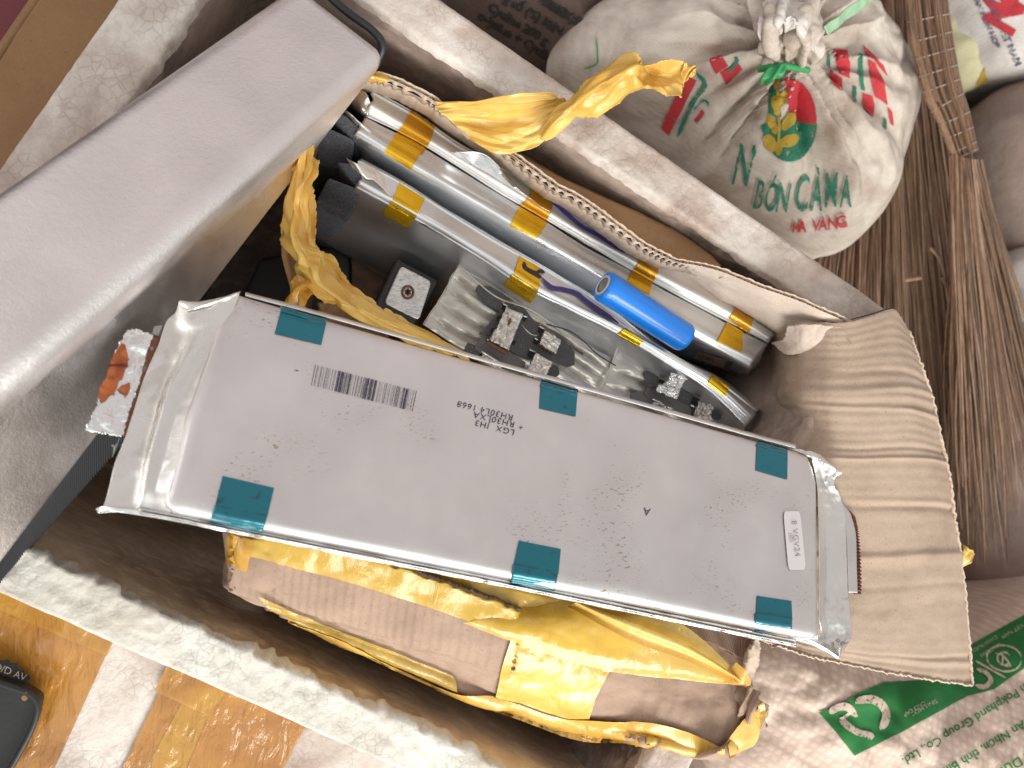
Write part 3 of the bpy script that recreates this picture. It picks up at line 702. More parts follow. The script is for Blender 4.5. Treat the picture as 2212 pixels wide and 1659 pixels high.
# ------------------------------------------------------------------ pouch packs standing in the carton
def pack(stations, name, mat, parent, nu=120, disp=None):
    """stations: for each point along the pack, a list of profile points (px,py,z)"""
    rows = list(zip(*stations)); return patch(name, [list(r) for r in rows], mat, parent, nu, 40, disp, .0004)
bp = empty('battery_pack', atz(1230,520,.10), 'rear pair of silver pouches bound with yellow tape against the carton wall', 'battery pack')
def interp(pts, xs):
    pts = sorted(pts); X = [p[0] for p in pts]
    return [float(np.interp(x, X, [p[1] for p in pts])) for x in xs]
tA_r = [(799,223),(874,267),(930,302),(1142,430),(1189,458),(1296,523),(1593,681),(1666,728)]
tA_t = [(808,194),(886,235),(1011,322),(1136,381),(1296,468),(1455,556),(1620,672),(1675,722)]
seam = [(789,252),(855,283),(917,317),(1121,445),(1186,480),(1296,548),(1500,660),(1659,742)]
tB_r = [(774,277),(839,317),(896,352),(1121,483),(1167,511),(1296,586),(1499,707),(1559,737),(1632,776)]
tB_b = [(740,330),(795,372),(860,420),(1080,560),(1160,610),(1290,690),(1464,759),(1530,790),(1592,800)]
def along(pts, k=9):
    L = [0]
    for a, b in zip(pts, pts[1:]): L.append(L[-1]+math.hypot(b[0]-a[0], b[1]-a[1]))
    return [(float(np.interp(t*L[-1]/(k-1), L, [p[0] for p in pts])), float(np.interp(t*L[-1]/(k-1), L, [p[1] for p in pts]))) for t in range(k)]
def sect(lines, name, mat, parent, k=10, nu=150, nv=44, disp=None):
    rows = []
    for pts, zz, (dx, dy) in lines: rows.append([(x+dx, y+dy, zz) for x, y in along(pts, k)])
    return patch(name, rows, mat, parent, nu, nv, disp, .0004)
sA = sect([(tA_t,.13,(2,-2)),(tA_t,.200,(1,-1)),(tA_t,.2085,(-2,2)),(tA_t,.209,(-8,8)),(tA_r,.211,(7,-8)),(tA_r,.2130,(0,0)),(tA_r,.2122,(-4,7)),(seam,.2105,(4,-7)),(seam,.2092,(1,-1)),(seam,.195,(1,-1))],
          'foil_pouch', M['pouch_top'], bp, disp=lambda p,u,v: fbm(p,25,2)*.0006)
sB = sect([(seam,.195,(-1,1)),(seam,.2090,(-1,2)),(seam,.2110,(-4,7)),(tB_r,.2120,(7,-9)),(tB_r,.2130,(1,-1)),(tB_r,.2122,(-5,8)),(tB_r,.206,(-14,22)),(tB_b,.178,(8,-12)),(tB_b,.15,(-4,6))],
          'foil_pouch', M['pouch'], bp, disp=lambda p,u,v: fbm(p,25,2)*.0006)
tree = bvh(sA, sB)
# transparent film lip that stands up on the far pouch
patch('seal_flap', [[(974,328,.214),(1060,380,.214),(1140,430,.215),(1190,460,.214)],[(985,327,.221),(1050,335,.224),(1100,395,.221),(1150,432,.217)]], M['foil_bright'], bp, 40, 12, lambda p,u,v: fbm(p,60,2)*.001, .0002)
for q, mts in (([(890,236),(942,266),(930,304),(870,270)], 'kapton_d'), ([(871,270),(930,304),(913,334),(856,290)], 'kapton_d'), ([(857,284),(916,318),(888,366),(830,330)], 'kapton'),
               ([(1151,400),(1199,430),(1189,458),(1141,428)], 'kapton_d'), ([(1141,428),(1190,458),(1178,480),(1122,446)], 'kapton_d'), ([(1122,447),(1182,482),(1160,515),(1101,487)], 'kapton'),
               ([(1383,538),(1425,562),(1420,592),(1378,572)], 'kapton_d'), ([(1378,570),(1420,592),(1404,622),(1358,596)], 'kapton_d'), ([(1360,598),(1406,622),(1396,660),(1340,630)], 'kapton'),
               ([(1592,660),(1628,684),(1618,722),(1574,690)], 'kapton_d'), ([(1570,696),(1604,716),(1602,762),(1548,738)], 'kapton')):
    a, b, c, d = q
    drape('tape_band', [[a, b],[d, c]], tree, M[mts], bp, .0007, 24, 24)
stroke('marker_line', [(1118,388),(1138,395),(1158,411),(1190,434),(1222,462),(1255,490),(1288,508),(1322,530),(1350,548)], 9, tree, M['marker'], bp, .0011)
# pouch ends on the left, with black foam pads
patch('crimped_end', [[(735,200,.196),(760,193,.207),(790,200,.213),(800,222,.213)],[(730,228,.19),(752,222,.200),(775,240,.208),(792,252,.21)],[(745,245,.17),(765,250,.18),(780,258,.19),(790,262,.195)]], M['foil_bright'], bp, 40, 30, lambda p,u,v: crump(p,80)*.002, .0003)
patch('crimped_end', [[(733,243,.206),(748,240,.214),(775,262,.214),(800,280,.213)],[(755,262,.205),(775,285,.209),(800,296,.212),(815,308,.213)]], M['foil_bright'], bp, 30, 12, lambda p,u,v: crump(p,80)*.001, .0003)
def padblock(pts, zs, parent, label=None, drop=.05):
    P = [atz(x,y,z) for (x,y),z in zip(pts, zs)]
    lo = [p-Vector((0,0,drop))+(atz(pts[3][0],pts[3][1],.2)-atz(pts[0][0],pts[0][1],.2))*.25 for p in P]
    o = hexa(P+lo, 'foam_pad', M['blackfoam'], parent, .0016, 3, label); return o
padblock([(707,243),(745,246),(783,282),(762,300)], [.210,.214,.213,.209], bp)
padblock([(696,268),(768,302),(752,370),(676,352)], [.208,.209,.188,.184], bp, drop=.06)
# front pack
fp = empty('battery_pack', atz(1100,600,.10), 'front silver pouch with black foam end and a marker letter on its tape', 'battery pack')
c_t = [(778,345),(805,355),(864,389),(921,424),(1052,508),(1121,545),(1171,574),(1293,645),(1439,762),(1529,802),(1606,857),(1640,885)]
c_r = [(775,392),(792,402),(849,433),(905,464),(1021,533),(1111,589),(1164,625),(1336,707),(1379,733),(1529,819),(1593,875),(1625,905)]
c_b = [(680,502),(692,508),(742,539),(855,604),(960,670),(1060,740),(1200,800),(1300,850),(1400,900),(1500,930),(1600,960)]
sC = sect([(c_t,.12,(3,-3)),(c_t,.195,(2,-2)),(c_t,.2062,(-1,1)),(c_t,.2070,(-6,6)),(c_r,.2090,(6,-8)),(c_r,.210,(1,-2)),(c_r,.2078,(-6,8)),(c_r,.201,(-17,24)),(c_b,.150,(0,0)),(c_b,.12,(2,4))],
          'foil_pouch', M['pouch'], fp, disp=lambda p,u,v: fbm(p,25,2)*.0008)
tree2 = bvh(sC)
for q in ([(864,388),(921,424),(902,462),(848,432)], [(848,430),(904,464),(880,492),(826,460)], [(1124,546),(1171,574),(1164,626),(1110,590)], [(1110,588),(1166,624),(1146,655),(1088,616)],
          [(1352,706),(1394,736),(1376,748),(1334,722)], [(1540,806),(1578,832),(1566,856),(1528,828)]):
    a, b, c, d = q; a = (a[0]*.86+d[0]*.14, a[1]*.86+d[1]*.14); b = (b[0]*.86+c[0]*.14, b[1]*.86+c[1]*.14); drape('tape_band', [[a,b],[d,c]], tree2, M['kapton'], fp, .0007, 24, 24)
stroke('marker_letter', [(1131,566),(1133,578),(1145,586),(1158,590),(1166,586),(1176,590)], 8, tree2, M['ink'], fp, .0011)
stroke('marker_letter', [(1140,584),(1158,594),(1168,600)], 7, tree2, M['ink'], fp, .0013)
stroke('marker_line', [(1168,600),(1190,620),(1215,625),(1245,634),(1262,648),(1290,668),(1310,682),(1335,700)], 8, tree2, M['marker'], fp, .0012)
padblock([(727,348),(765,352),(786,392),(775,412)], [.206,.212,.21,.204], fp)
padblock([(708,382),(788,412),(752,470),(678,440)], [.206,.207,.190,.184], fp, drop=.05)
padblock([(680,438),(754,466),(716,508),(680,500)], [.183,.189,.160,.155], fp, drop=.05)
patch('crimped_end', [[(748,342,.214),(768,352,.217),(805,360,.212),(830,385,.21)],[(760,360,.214),(790,385,.214),(810,390,.213),(845,425,.212)]], M['foil_crimp'], fp, 30, 14, lambda p,u,v: crump(p,80)*.0012, .0003)
# right-hand ends, crimped foil
patch('crimped_end', [[(1628,700,.208),(1655,722,.205),(1672,722,.212)],[(1610,725,.208),(1640,752,.200),(1662,738,.205)],[(1600,760,.205),(1630,790,.190),(1650,755,.19)],[(1575,795,.17),(1610,806,.165),(1645,770,.17)]], M['foil_crimp'], bp, 40, 40, lambda p,u,v: crump(p,60)*.003, .0003)
sl = drape('serial_label', [[(1508,758),(1572,776)],[(1500,772),(1562,794)]], tree, M['kraft'], bp, .0008, 12, 6)
text_decal('printed_text', 'S2564', 1507, 772, 15, 14, bvh(sl), M['ink'], bp, .0004, 8)
# ------------------------------------------------------------------ blue cell
bt = empty('blue_battery', atz(1390,670,.20), 'bright blue cylindrical battery cell lying across the silver pouches', 'battery')
a0, a1 = atd(1302,616,.4155), atd(1481,731,.4425)
axb = (a1-a0).normalized(); Lb = .065; r = .0091
def lathe(name, prof, org, axis, mat, parent, seg=40):
    u = axis.cross(Vector((0,0,1))).normalized(); v = u.cross(axis)
    V = []; n = len(prof)
    for s, rr in prof:
        for k in range(seg):
            t = 2*math.pi*k/seg; V.append(org+axis*s+u*rr*math.cos(t)+v*rr*math.sin(t))
    f = [(i*seg+k, (i+1)*seg+k, (i+1)*seg+(k+1)%seg, i*seg+(k+1)%seg) for i in range(n-1) for k in range(seg)]
    o = mesh(name, V, f, mat, parent); bb = bmesh.new(); bb.from_mesh(o.data); bmesh.ops.recalc_face_normals(bb, faces=bb.faces[:]); bb.to_mesh(o.data); bb.free(); o.data.shade_smooth(); return o
lathe('sleeve', [(.0004,.0058),(0,.0062),(0,.0078),(.0005,.0086),(.0016,r),(.005,r),(.03,r),(.062,r),(.0640,r*.97),(.065,r*.88),(.065,r*.6),(.0648,0)], a0, axb, M['bluewrap'], bt)
lathe('insulator_ring', [(-.0001,.0046),(-.0005,.0050),(-.0005,.0060),(.0003,.0064)], a0, axb, M['ring'], bt)
lathe('terminal', [(.0006,0),(.0004,.003),(.0000,.0042),(.0010,.0047),(.0014,.0052)], a0, axb, M['steel'], bt)
# ------------------------------------------------------------------ terminal block
tk = empty('terminal_block', atz(880,640,.12), 'black plastic block with a milled metal plate and a star screw hole', 'terminal block')
hexa([atz(855,556,.188), atz(952,608,.188), atz(893,712,.188), atz(800,668,.188), atz(855,590,.12), atz(930,630,.12), atz(880,715,.12), atz(800,680,.12)], 'housing', M['blackplastic'], tk, .003, 4)
plt_ = rr_prism('metal_plate', rnd([(866,573),(933,608),(905,693),(829,655)], .13), .1905, .003, M['milled'], tk)
ring_ = tube('screw_recess', [atz(881+12*math.cos(a*.5), 631+13*math.sin(a*.5), .1912) for a in range(14)], .0007, M['brown_metal'], plt_, 6, 40)
poly_decal('screw_recess', [((8.5 if k % 2 else 6)*math.cos(k*math.pi/6)+881, (9.5 if k % 2 else 6.5)*math.sin(k*math.pi/6)+631) for k in range(12)], bvh(plt_), M['brown_metal'], plt_, .0006, 6)
poly_decal('screw_recess', [((5.5 if k % 2 else 3)*math.cos(k*math.pi/6)+881, (6 if k % 2 else 3.3)*math.sin(k*math.pi/6)+631) for k in range(12)], bvh(plt_), M['dark'], plt_, .0009, 6)
# ------------------------------------------------------------------ film wrapped modules
def module(name, label, rows_, waves, z0):
    e_ = empty(name, atz(*rows_[1][1]), label, 'battery module')
    P0 = atz(*rows_[0][0]); P1 = atz(*rows_[0][-1]); P2 = atz(*rows_[-1][0])
    def dsp(p, u, v):
        k = v*waves + noise.noise(p*22)*.5
        lobe = abs(math.sin(math.pi*k))
        e = min(1, min(u,1-u)*9); return (.0040*lobe**.6 - .002)*e + fbm(p,24,2)*.0012 + (crump(p, 38)*.0010 + math.sin(u*38+v*7+noise.noise(p*30)*5)*.00025)*(.3+.7*abs(2*u-1))
    o = patch('wrapped_cells', rows_, M['wrap'], e_, 180, 120, dsp, .0004, lu=True, lv=True)
    # sides going down
    for a, b, nm in ((rows_[0], 0, 'side'), ([r[0] for r in rows_], 1, 'side'), ([r[-1] for r in rows_], 1, 'side')):
        patch('film_side', [a, [(x, y, z-.05) for x, y, z in [(p[0],p[1],p[2]) for p in a]]] if 0 else [[(x,y,z) for x,y,z in a],[(x*.985+1518*.015, y*.985+797*.015, z-.05) for x,y,z in a]], M['wrap'], e_, 40, 10, lambda p,u,v: crump(p,50)*.002, .0004, lu=True, lv=True)
    return e_, bvh(o)
m1, t1 = module('wrapped_module', 'film wrapped silver battery module with soldered circuit board beside the black block', 
                [[(990,574,.196),(1150,672,.196),(1320,775,.194)],[(958,630,.194),(1110,730,.194),(1305,830,.192)],[(915,702,.192),(1060,800,.190),(1270,900,.19)]], 5, .19)
m2, t2 = module('wrapped_module', 'film wrapped silver battery module with crumpled solder tabs, nearest the folded right flap', 
                [[(1337,742,.190),(1490,820,.188),(1645,905,.184)],[(1318,795,.188),(1470,880,.186),(1632,965,.182)],[(1290,860,.186),(1430,950,.184),(1610,1030,.18)]], 4, .185)
PX = lambda x, y: (734+x*.4297, 518+y*.4297)           # from one enlarged view
Q1 = lambda x, y: (907+x*.1992, 553+y*.1992)           # from another
Q2 = lambda x, y: (1279+x*.1875, 708.5+y*.1875)
def board_poly(pts, z, h, mat, parent, name):
    return rr_prism(name, pts, z, h, mat, parent)
zb = .1995
board_poly([Q1(*q) for q in ((600,370),(640,310),(760,330),(900,400),(960,450),(1150,580),(1280,760),(1420,840),(1560,900),(1680,1040),(1680,1180),(1600,1210),(1500,1170),(1330,1080),(1180,1130),(940,1010),(780,870),(640,850),(780,700),(860,600),(700,500))], zb, .0012, M['pcb'], m1, 'circuit_board')
board_poly([Q1(*q) for q in ((660,880),(1150,1150),(1120,1290),(900,1230),(590,1000))], zb+.0006, .0012, M['pcb2'], m1, 'insulating_strip')
board_poly([Q1(*q) for q in ((520,940),(640,980),(660,1100),(600,1140),(460,1040))], zb, .0012, M['pcb'], m1, 'circuit_board')
board_poly(rnd([Q1(*q) for q in ((1380,1190),(1500,1180),(1520,1290),(1440,1330),(1370,1290))], .3), zb, .0012, M['pcb'], m1, 'circuit_board')
def tab3(pts, z, parent, h=.0026, lift=None):
    P = [atz(*pts[0],z), atz(*pts[1],z), atz(*pts[2],z), atz(*pts[3],z)]
    v, f, uv = grid(lambda u, t: (P[0].lerp(P[1],u)).lerp(P[3].lerp(P[2],u), t), 26, 30, lambda p,u,t: crump(p,220)*.0016)
    o = mesh('nickel_tab', v, f, M['nickel'], parent, True, uv); solid(o, h); return o
def slot(pts, z, parent, mat='dark'):
    rr_prism('board_slot', pts, z, .0005, M[mat], parent)
tab3([Q1(940,560), Q1(1120,630), Q1(960,1020), Q1(770,920)], .2045, m1)
hexa([atz(*Q1(735,915),.203),atz(*Q1(945,1025),.203),atz(*Q1(945,1075),.203),atz(*Q1(720,950),.203),atz(*Q1(740,930),.198),atz(*Q1(940,1030),.198),atz(*Q1(930,1060),.198),atz(*Q1(730,960),.198)], 'copper_edge', M['brown_metal'], m1, .0004, 2)
tab3([Q1(1360,810), Q1(1530,910), Q1(1480,1060), Q1(1300,950)], .2045, m1)
hexa([atz(*Q1(1310,930),.203),atz(*Q1(1490,1040),.203),atz(*Q1(1470,1075),.203),atz(*Q1(1280,960),.203),atz(*Q1(1310,940),.198),atz(*Q1(1480,1050),.198),atz(*Q1(1470,1070),.198),atz(*Q1(1290,960),.198)], 'copper_edge', M['brown_metal'], m1, .0004, 2)
tab3([Q1(1260,1050), Q1(1440,1150), Q1(1350,1340), Q1(1150,1290)], .2060, m1)
tab3([Q1(690,1060), Q1(900,1190), Q1(880,1230), Q1(660,1120)], .2015, m1, .001)
rr_prism('slot_hole', [ (Q1(975,710)[0]+(4*math.cos(a/10*6.28)-.3*7*math.sin(a/10*6.28))*.9, Q1(975,710)[1]+(9*math.sin(a/10*6.28))*.9) for a in range(10)], .2064, .001, M['brown_metal'], m1)
for q in ([(900,525),(945,535),(930,590),(885,575)], [(1125,655),(1165,665),(1140,720),(1115,690)], [(1000,910),(1045,930),(1020,970),(985,950)], [(1290,770),(1345,800),(1325,840),(1275,820)],
          [(1240,900),(1280,920),(1265,965),(1225,945)], [(1190,1020),(1250,1050),(1215,1110),(1165,1080)], [(840,650),(870,655),(860,710),(835,700)], [(780,780),(810,790),(800,835),(770,820)], [(660,1045),(700,1060),(680,1120),(640,1090)]):
    slot([Q1(*p) for p in q], zb+.0006, m1)
for a, b in (((905,520),(950,545)), ((1120,650),(1165,665)), ((1245,890),(1285,915)), ((730,905),(755,920)), ((1190,1015),(1255,1045)), ((1300,765),(1350,795))):
    tube('solder_pin', [atz(*Q1(*a), zb+.0014), atz(*Q1(*b), zb+.0014)], .0005, M['foil_bright'], m1, 6, 2)
tube('solder_pin', [atz(*Q1(670,1040), zb+.003), atz(*Q1(915,1190), zb+.003)], .0008, M['foil_bright'], m1, 6, 2)
for k, (x, y) in enumerate([(905,480),(915,495),(900,505),(1300,710),(1320,730),(1305,745),(1255,700)]):
    slot([Q1(x-9,y-7),Q1(x+8,y-6),Q1(x+9,y+8),Q1(x-8,y+7)], zb+.0004, m1, 'gold')
text_decal('board_print', 'IIIIIIIIII', *Q1(965,500), 31, 9, bvh(bpy.data.objects['circuit_board']), M['w_ink'], m1, .0005, 8, spacing=.9)
tube('loose_wire', [atz(*Q1(1110,750),.203), atz(*Q1(1150,800),.207), atz(*Q1(1210,850),.206), atz(*Q1(1270,865),.204)], .00028, M['foil'], m1, 5, 30)
text_decal('board_print', 'MH22F30', *Q1(1610,985), 33, 9, t1, M['ink'], m1, .0008, 8)
zb2 = .1935
board_poly([Q2(*q) for q in ((590,520),(680,480),(740,520),(780,600),(760,690),(850,760),(960,810),(980,740),(1060,720),(1170,780),(1210,860),(1190,960),(1150,1050),(1000,1010),(860,950),(690,900),(600,860),(640,690))], zb2, .0012, M['pcb'], m2, 'circuit_board')
board_poly([Q2(*q) for q in ((640,680),(1140,900),(1150,1040),(960,1010),(690,880),(600,750))], zb2+.0006, .0012, M['pcb2'], m2, 'insulating_strip')
board_poly(rnd([Q2(*q) for q in ((450,750),(560,720),(690,870),(670,920),(430,850))], .2), zb2, .0012, M['pcb2'], m2, 'insulating_strip')
board_poly(rnd([Q2(*q) for q in ((1400,940),(1490,970),(1490,1050),(1440,1065),(1380,1030))], .25), zb2, .0012, M['pcb'], m2, 'circuit_board')
for nm, q, zz in (('a', [(900,520),(1110,560),(1030,700),(860,640)], .2045), ('b', [(790,660),(1030,690),(950,820),(750,720)], .2015), ('c', [(1230,840),(1390,900),(1360,1120),(1200,1060)], .2005), ('d', [(700,850),(870,920),(850,970),(680,920)], .198)):
    P = [atz(*Q2(*p), zz) for p in q]
    v, f, uv = grid(lambda u, t: (P[0].lerp(P[1],u)).lerp(P[3].lerp(P[2],u), t), 30, 30, lambda p,u,t: crump(p,130)*.0060+crump(p,380)*.001)
    o = mesh('nickel_tab', v, f, M['nickel' if nm in 'cd' else 'tab'], m2, True, uv); solid(o, .0012)
for q in ([(780,580),(840,610),(820,650),(770,640)], [(1170,780),(1240,820),(1220,900),(1130,930),(1140,860)]): slot([Q2(*p) for p in q], zb2+.0006, m2)
for a, b in (((700,820),(850,895)), ((870,910),(940,945)), ((1140,890),(1185,915))): tube('solder_pin', [atz(*Q2(*a), zb2+.003), atz(*Q2(*b), zb2+.003)], .0006, M['foil_bright'], m2, 6, 2)
# clear film seams of the wraps
tube('film_seam', [atz(*q) for q in ((1337,742,.196),(1320,790,.196),(1302,830,.195),(1290,862,.194))], .0007, M['wrap'], m2, 6, 20)
tube('film_seam', [atz(*q) for q in ((1337,742,.196),(1420,782,.196),(1530,842,.194),(1648,908,.190))], .0006, M['wrap'], m2, 6, 30)
tube('film_seam', [atz(*q) for q in ((990,572,.200),(1070,640,.2),(1150,672,.2),(1240,735,.199),(1322,775,.198))], .0005, M['wrap'], m1, 6, 30)
patch('clear_film', [[(1600,880,.194),(1645,905,.196),(1652,930,.19)],[(1590,930,.194),(1630,950,.194),(1640,975,.188)]], M['clear'], m2, 14, 14, lambda p,u,v: fbm(p,60)*.002)
# thin wires in the gap
wr = tube('thin_wire', [atz(*q) for q in ((1180,700,.205),(1230,715,.208),(1262,738,.205),(1290,765,.2),(1330,790,.2))], .0004, M['blackplastic'], None, 6, 40)
tag(wr, 'thin dark wire looping over the gap between the wrapped modules', 'wire')
# added black block standing in for deep shade left in the carton
dk = hexa([atz(*q) for q in ((560,560,.13),(760,520,.13),(760,760,.13),(470,760,.13),(560,560,.05),(760,520,.05),(760,760,.05),(470,760,.05))], 'gap_shade_block', M['blackplastic'], None, .003, 3)
tag(dk, 'added black block standing in for the deep shade at the left of the foam box', 'housing')
# ------------------------------------------------------------------ long pouch cell lying on top
CQ = quad3([(515,633),(1760,986),(1771,1379),(355,1100)], .347)

CQ = [CAM + R @ p for p in CQ]
cn = (CQ[1]-CQ[0]).cross(CQ[3]-CQ[0]).normalized()
if cn.dot(CAM-CQ[0]) < 0: cn = -cn
def atc(px, py, h=0.):                        # a point on the cell's top plane, or h above it
    v = R @ ray(px, py); p0 = CQ[0] + cn*h
    return CAM + v*((p0-CAM).dot(cn)/v.dot(cn))
lc = empty('pouch_cell', atc(1070,1020,-.008), 'long flat silver battery pouch with six teal tape tabs, lying across the open carton', 'battery cell')
ex = (CQ[1]-CQ[0]).normalized(); ey = cn.cross(ex).normalized()
TOPL = [(515,633),(560,646),(760,703),(1037,781),(1248,840),(1500,912),(1635,950),(1720,972),(1748,984),(1760,1010),(1768,1042),(1770,1167),(1771,1300),(1771,1362),(1766,1378),(1745,1376),(1633,1353),(1400,1306),(1199,1268),(1105,1247),(778,1182),(560,1139),(375,1102),(360,1090),(356,1075),(373,1013),(398,903),(445,778),(475,690)]
# top skin with rounded rim: rings from the outline inwards
def ring_mesh(name, outl, prof, mat, parent, centre, disp=None, dens=10):
    """outline in view pixels, closed; prof = [(inset metres, height)]"""
    pts = []; n = len(outl)
    base = [atc(x, y, 0) for x, y in outl]
    for i in range(n):
        a, b = base[i], base[(i+1)%n]; k = max(1, int((b-a).length/.0025))
        for j in range(k): pts.append(a.lerp(b, j/k))
    m_ = len(pts)
    # inward normals, smoothed
    nr = []
    for i in range(m_):
        t = (pts[(i+2)%m_]-pts[i-2]).normalized(); q = cn.cross(t)
        if q.dot(centre-pts[i]) < 0: q = -q
        nr.append(q)
    V = []; f = []
    for d_, h_ in prof:
        for i in range(m_): V.append(pts[i]+nr[i]*d_+cn*h_)
    for k in range(len(prof)-1):
        for i in range(m_): f.append((k*m_+i, k*m_+(i+1)%m_, (k+1)*m_+(i+1)%m_, (k+1)*m_+i))
    return V, f, m_, pts
cc_ = atc(1080,1010)
prof = [(-.0002,-.0085),(-.0006,-.006),(-.0004,-.0035),(.0003,-.0018),(.0014,-.0007),(.0030,-.0002),(.0055,0)]
V, f, m_, pts = ring_mesh('x', TOPL, prof, None, None, cc_)
k0 = (len(prof)-1)*m_
inner = V[k0:k0+m_]
# fill the top with a fine grid between the innermost ring points (fan of rings)
NR = 26
for r_ in range(1, NR+1):
    t = r_/NR
    for i in range(m_):
        # shrink towards the long mid line, not a single point
        p = inner[i]; s = (p-cc_).dot(ex); s2 = max(-.105, min(.105, s)); q = cc_ + ex*s2
        V.append(p.lerp(q, t))
    b = k0+(r_-1)*m_
    for i in range(m_): f.append((b+i, b+(i+1)%m_, b+m_+(i+1)%m_, b+m_+i))
V = [v + cn*(fbm(v, 9, 2)*.0014 + fbm(v, 34, 2)*.00022) if i >= k0 else v for i, v in enumerate(V)]
body = mesh('pouch_body', V, f, M['foil'], lc)
bb = bmesh.new(); bb.from_mesh(body.data); bmesh.ops.remove_doubles(bb, verts=bb.verts[:], dist=.00002); bmesh.ops.recalc_face_normals(bb, faces=bb.faces[:])
bb.faces.ensure_lookup_table(); bmesh.ops.triangulate(bb, faces=[q for q in bb.faces if len(q.verts) > 4])
if sum(q.normal.dot(cn) for q in bb.faces) < 0: bmesh.ops.reverse_faces(bb, faces=bb.faces[:])
bb.to_mesh(body.data); bb.free(); body.data.shade_smooth()
ct_ = bvh(body)
# folded side seams
ba = [(300,1098),(400,1116),(455,1128),(778,1192),(1105,1257),(1400,1318),(1633,1366),(1720,1384)]
for k, (o1, o2, h1, h2) in enumerate(((-3,7,-.0060,-.0066), (6,11,-.0052,-.0070), (10,15,-.0062,-.0085))):
    patch('folded_seam', [[(x,y+o1,h1) for x,y in ba],[(x,y+(o1+o2)/2,h1+.0010) for x,y in ba],[(x,y+o2,h2) for x,y in ba]], M['foil_bright'], lc, 120, 8, lambda p,u,v: fbm(p,80,2)*.0004, .0004, place=atc)

ta = [(530,636),(760,697),(1037,775),(1248,834),(1500,905),(1635,943),(1720,965)]
patch('folded_seam', [[(x,y+4,-.0015) for x,y in ta],[(x,y-1,-.0012) for x,y in ta],[(x,y-5,-.003) for x,y in ta],[(x,y-5,-.010) for x,y in ta]], M['foil'], lc, 120, 10, lambda p,u,v: fbm(p,80,2)*.0003, .0003, place=atc)
# left end seal
LE = [[(388,649,-.006),(412,652,-.003),(440,650,-.001),(480,642,.0005),(518,632,.001)],
      [(379,675,-.008),(400,690,-.004),(432,695,-.002),(470,680,-.001),(505,668,-.0005)],
      [(360,694,-.008),(392,720,-.007),(425,722,-.0035),(462,715,-.002),(488,712,-.0008)],
      [(342,745,-.0085),(378,765,-.0072),(402,765,-.0035),(435,775,-.0035),(460,778,-.0012)],
      [(313,810,-.0085),(356,825,-.0075),(372,828,-.0032),(405,835,-.0045),(436,835,-.0012)],
      [(292,875,-.0085),(334,890,-.0075),(350,893,-.0030),(382,898,-.0048),(414,902,-.0012)],
      [(270,944,-.0085),(314,960,-.0075),(330,962,-.0035),(360,965,-.0048),(392,968,-.0012)],
      [(249,997,-.0085),(300,1020,-.0070),(318,1022,-.0040),(345,1022,-.0045),(378,1024,-.0012)],
      [(236,1050,-.0085),(292,1060,-.0075),(312,1062,-.0045),(338,1062,-.0042),(366,1066,-.0014)],
      [(224,1090,-.0080),(280,1092,-.0075),(306,1092,-.0060),(335,1094,-.0055),(364,1096,-.0040)],
      [(211,1107,-.0065),(250,1104,-.0065),(300,1106,-.0068),(340,1114,-.0068),(375,1120,-.0068)]]
patch('end_seal', LE, M['foil_crimp'], lc, 90, 150, lambda p,u,v: (crump(p,26)*.0018+fbm(p,60,2)*.0005)*(.3+.7*min(1,4*u*(1-u)+.2)), .0004, place=atc)
patch('folded_corner', [[(388,649,-.004),(385,654,-.0045),(402,668,-.004)],[(440,652,.000),(432,660,.0005),(405,672,-.002)],[(520,629,.0015),(495,640,.0025),(450,660,.001)]], M['foil_crimp'], lc, 24, 30, lambda p,u,v: crump(p,120)*.0007, .0003, place=atc)
patch('folded_seam', [[(208,1100,-.0045),(225,1094,-.005),(260,1098,-.006),(330,1106,-.006),(400,1114,-.006),(460,1124,-.006)],[(211,1108,-.0065),(228,1102,-.006),(262,1107,-.0065),(330,1117,-.007),(400,1124,-.0072),(460,1134,-.0075)]], M['foil_bright'], lc, 60, 8, lambda p,u,v: fbm(p,90,2)*.0005, .0005, place=atc)
# left terminal tab, torn foil over copper
patch('film_strip', [[(351,702,-.0094),(333,705,-.0094)],[(251,967,-.0094),(262,935,-.0094)],[(247,970,-.0095),(240,962,-.0095)]], M['clear'], lc, 8, 20, None, .0002, place=atc)
patch('tab_strip', [[(331,722,-.0092),(347,728,-.0092)],[(263,940,-.0092),(276,944,-.0092)]], M['brown_metal'], lc, 8, 30, lambda p,u,v: fbm(p,300,2)*.0004, .0006, place=atc)
lt = patch('terminal_tab', [[(277,712,-.008),(300,714,-.0085),(331,724,-.009)],[(254,752,-.007),(285,758,-.008),(318,762,-.009)],[(232,820,-.006),(262,830,-.008),(298,835,-.009)],[(208,878,-.006),(240,888,-.0075),(278,894,-.009)],[(184,930,-.006),(222,936,-.0075),(263,941,-.009)]],
           M['tab'], lc, 60, 90, lambda p,u,v: crump(p,60)*.0030*min(1,.3+u)+crump(p,190)*.0005, .0009, place=atc, rough_edge=.0008)
ltt = bvh(lt)
cop = poly_decal('copper_patch', [(263,742),(270,745),(276,769),(276,790),(270,800),(264,822),(257,822),(252,838),(246,852),(236,856),(230,850),(226,868),(220,870),(212,860),(216,835),(229,816),(236,790),(246,765)], ltt, M['copper'], lt, .0007, 6)
cop2 = poly_decal('copper_patch', [(281,827),(281,840),(274,858),(266,850),(253,842),(262,833)], ltt, M['copper'], lt, .0007, 6)
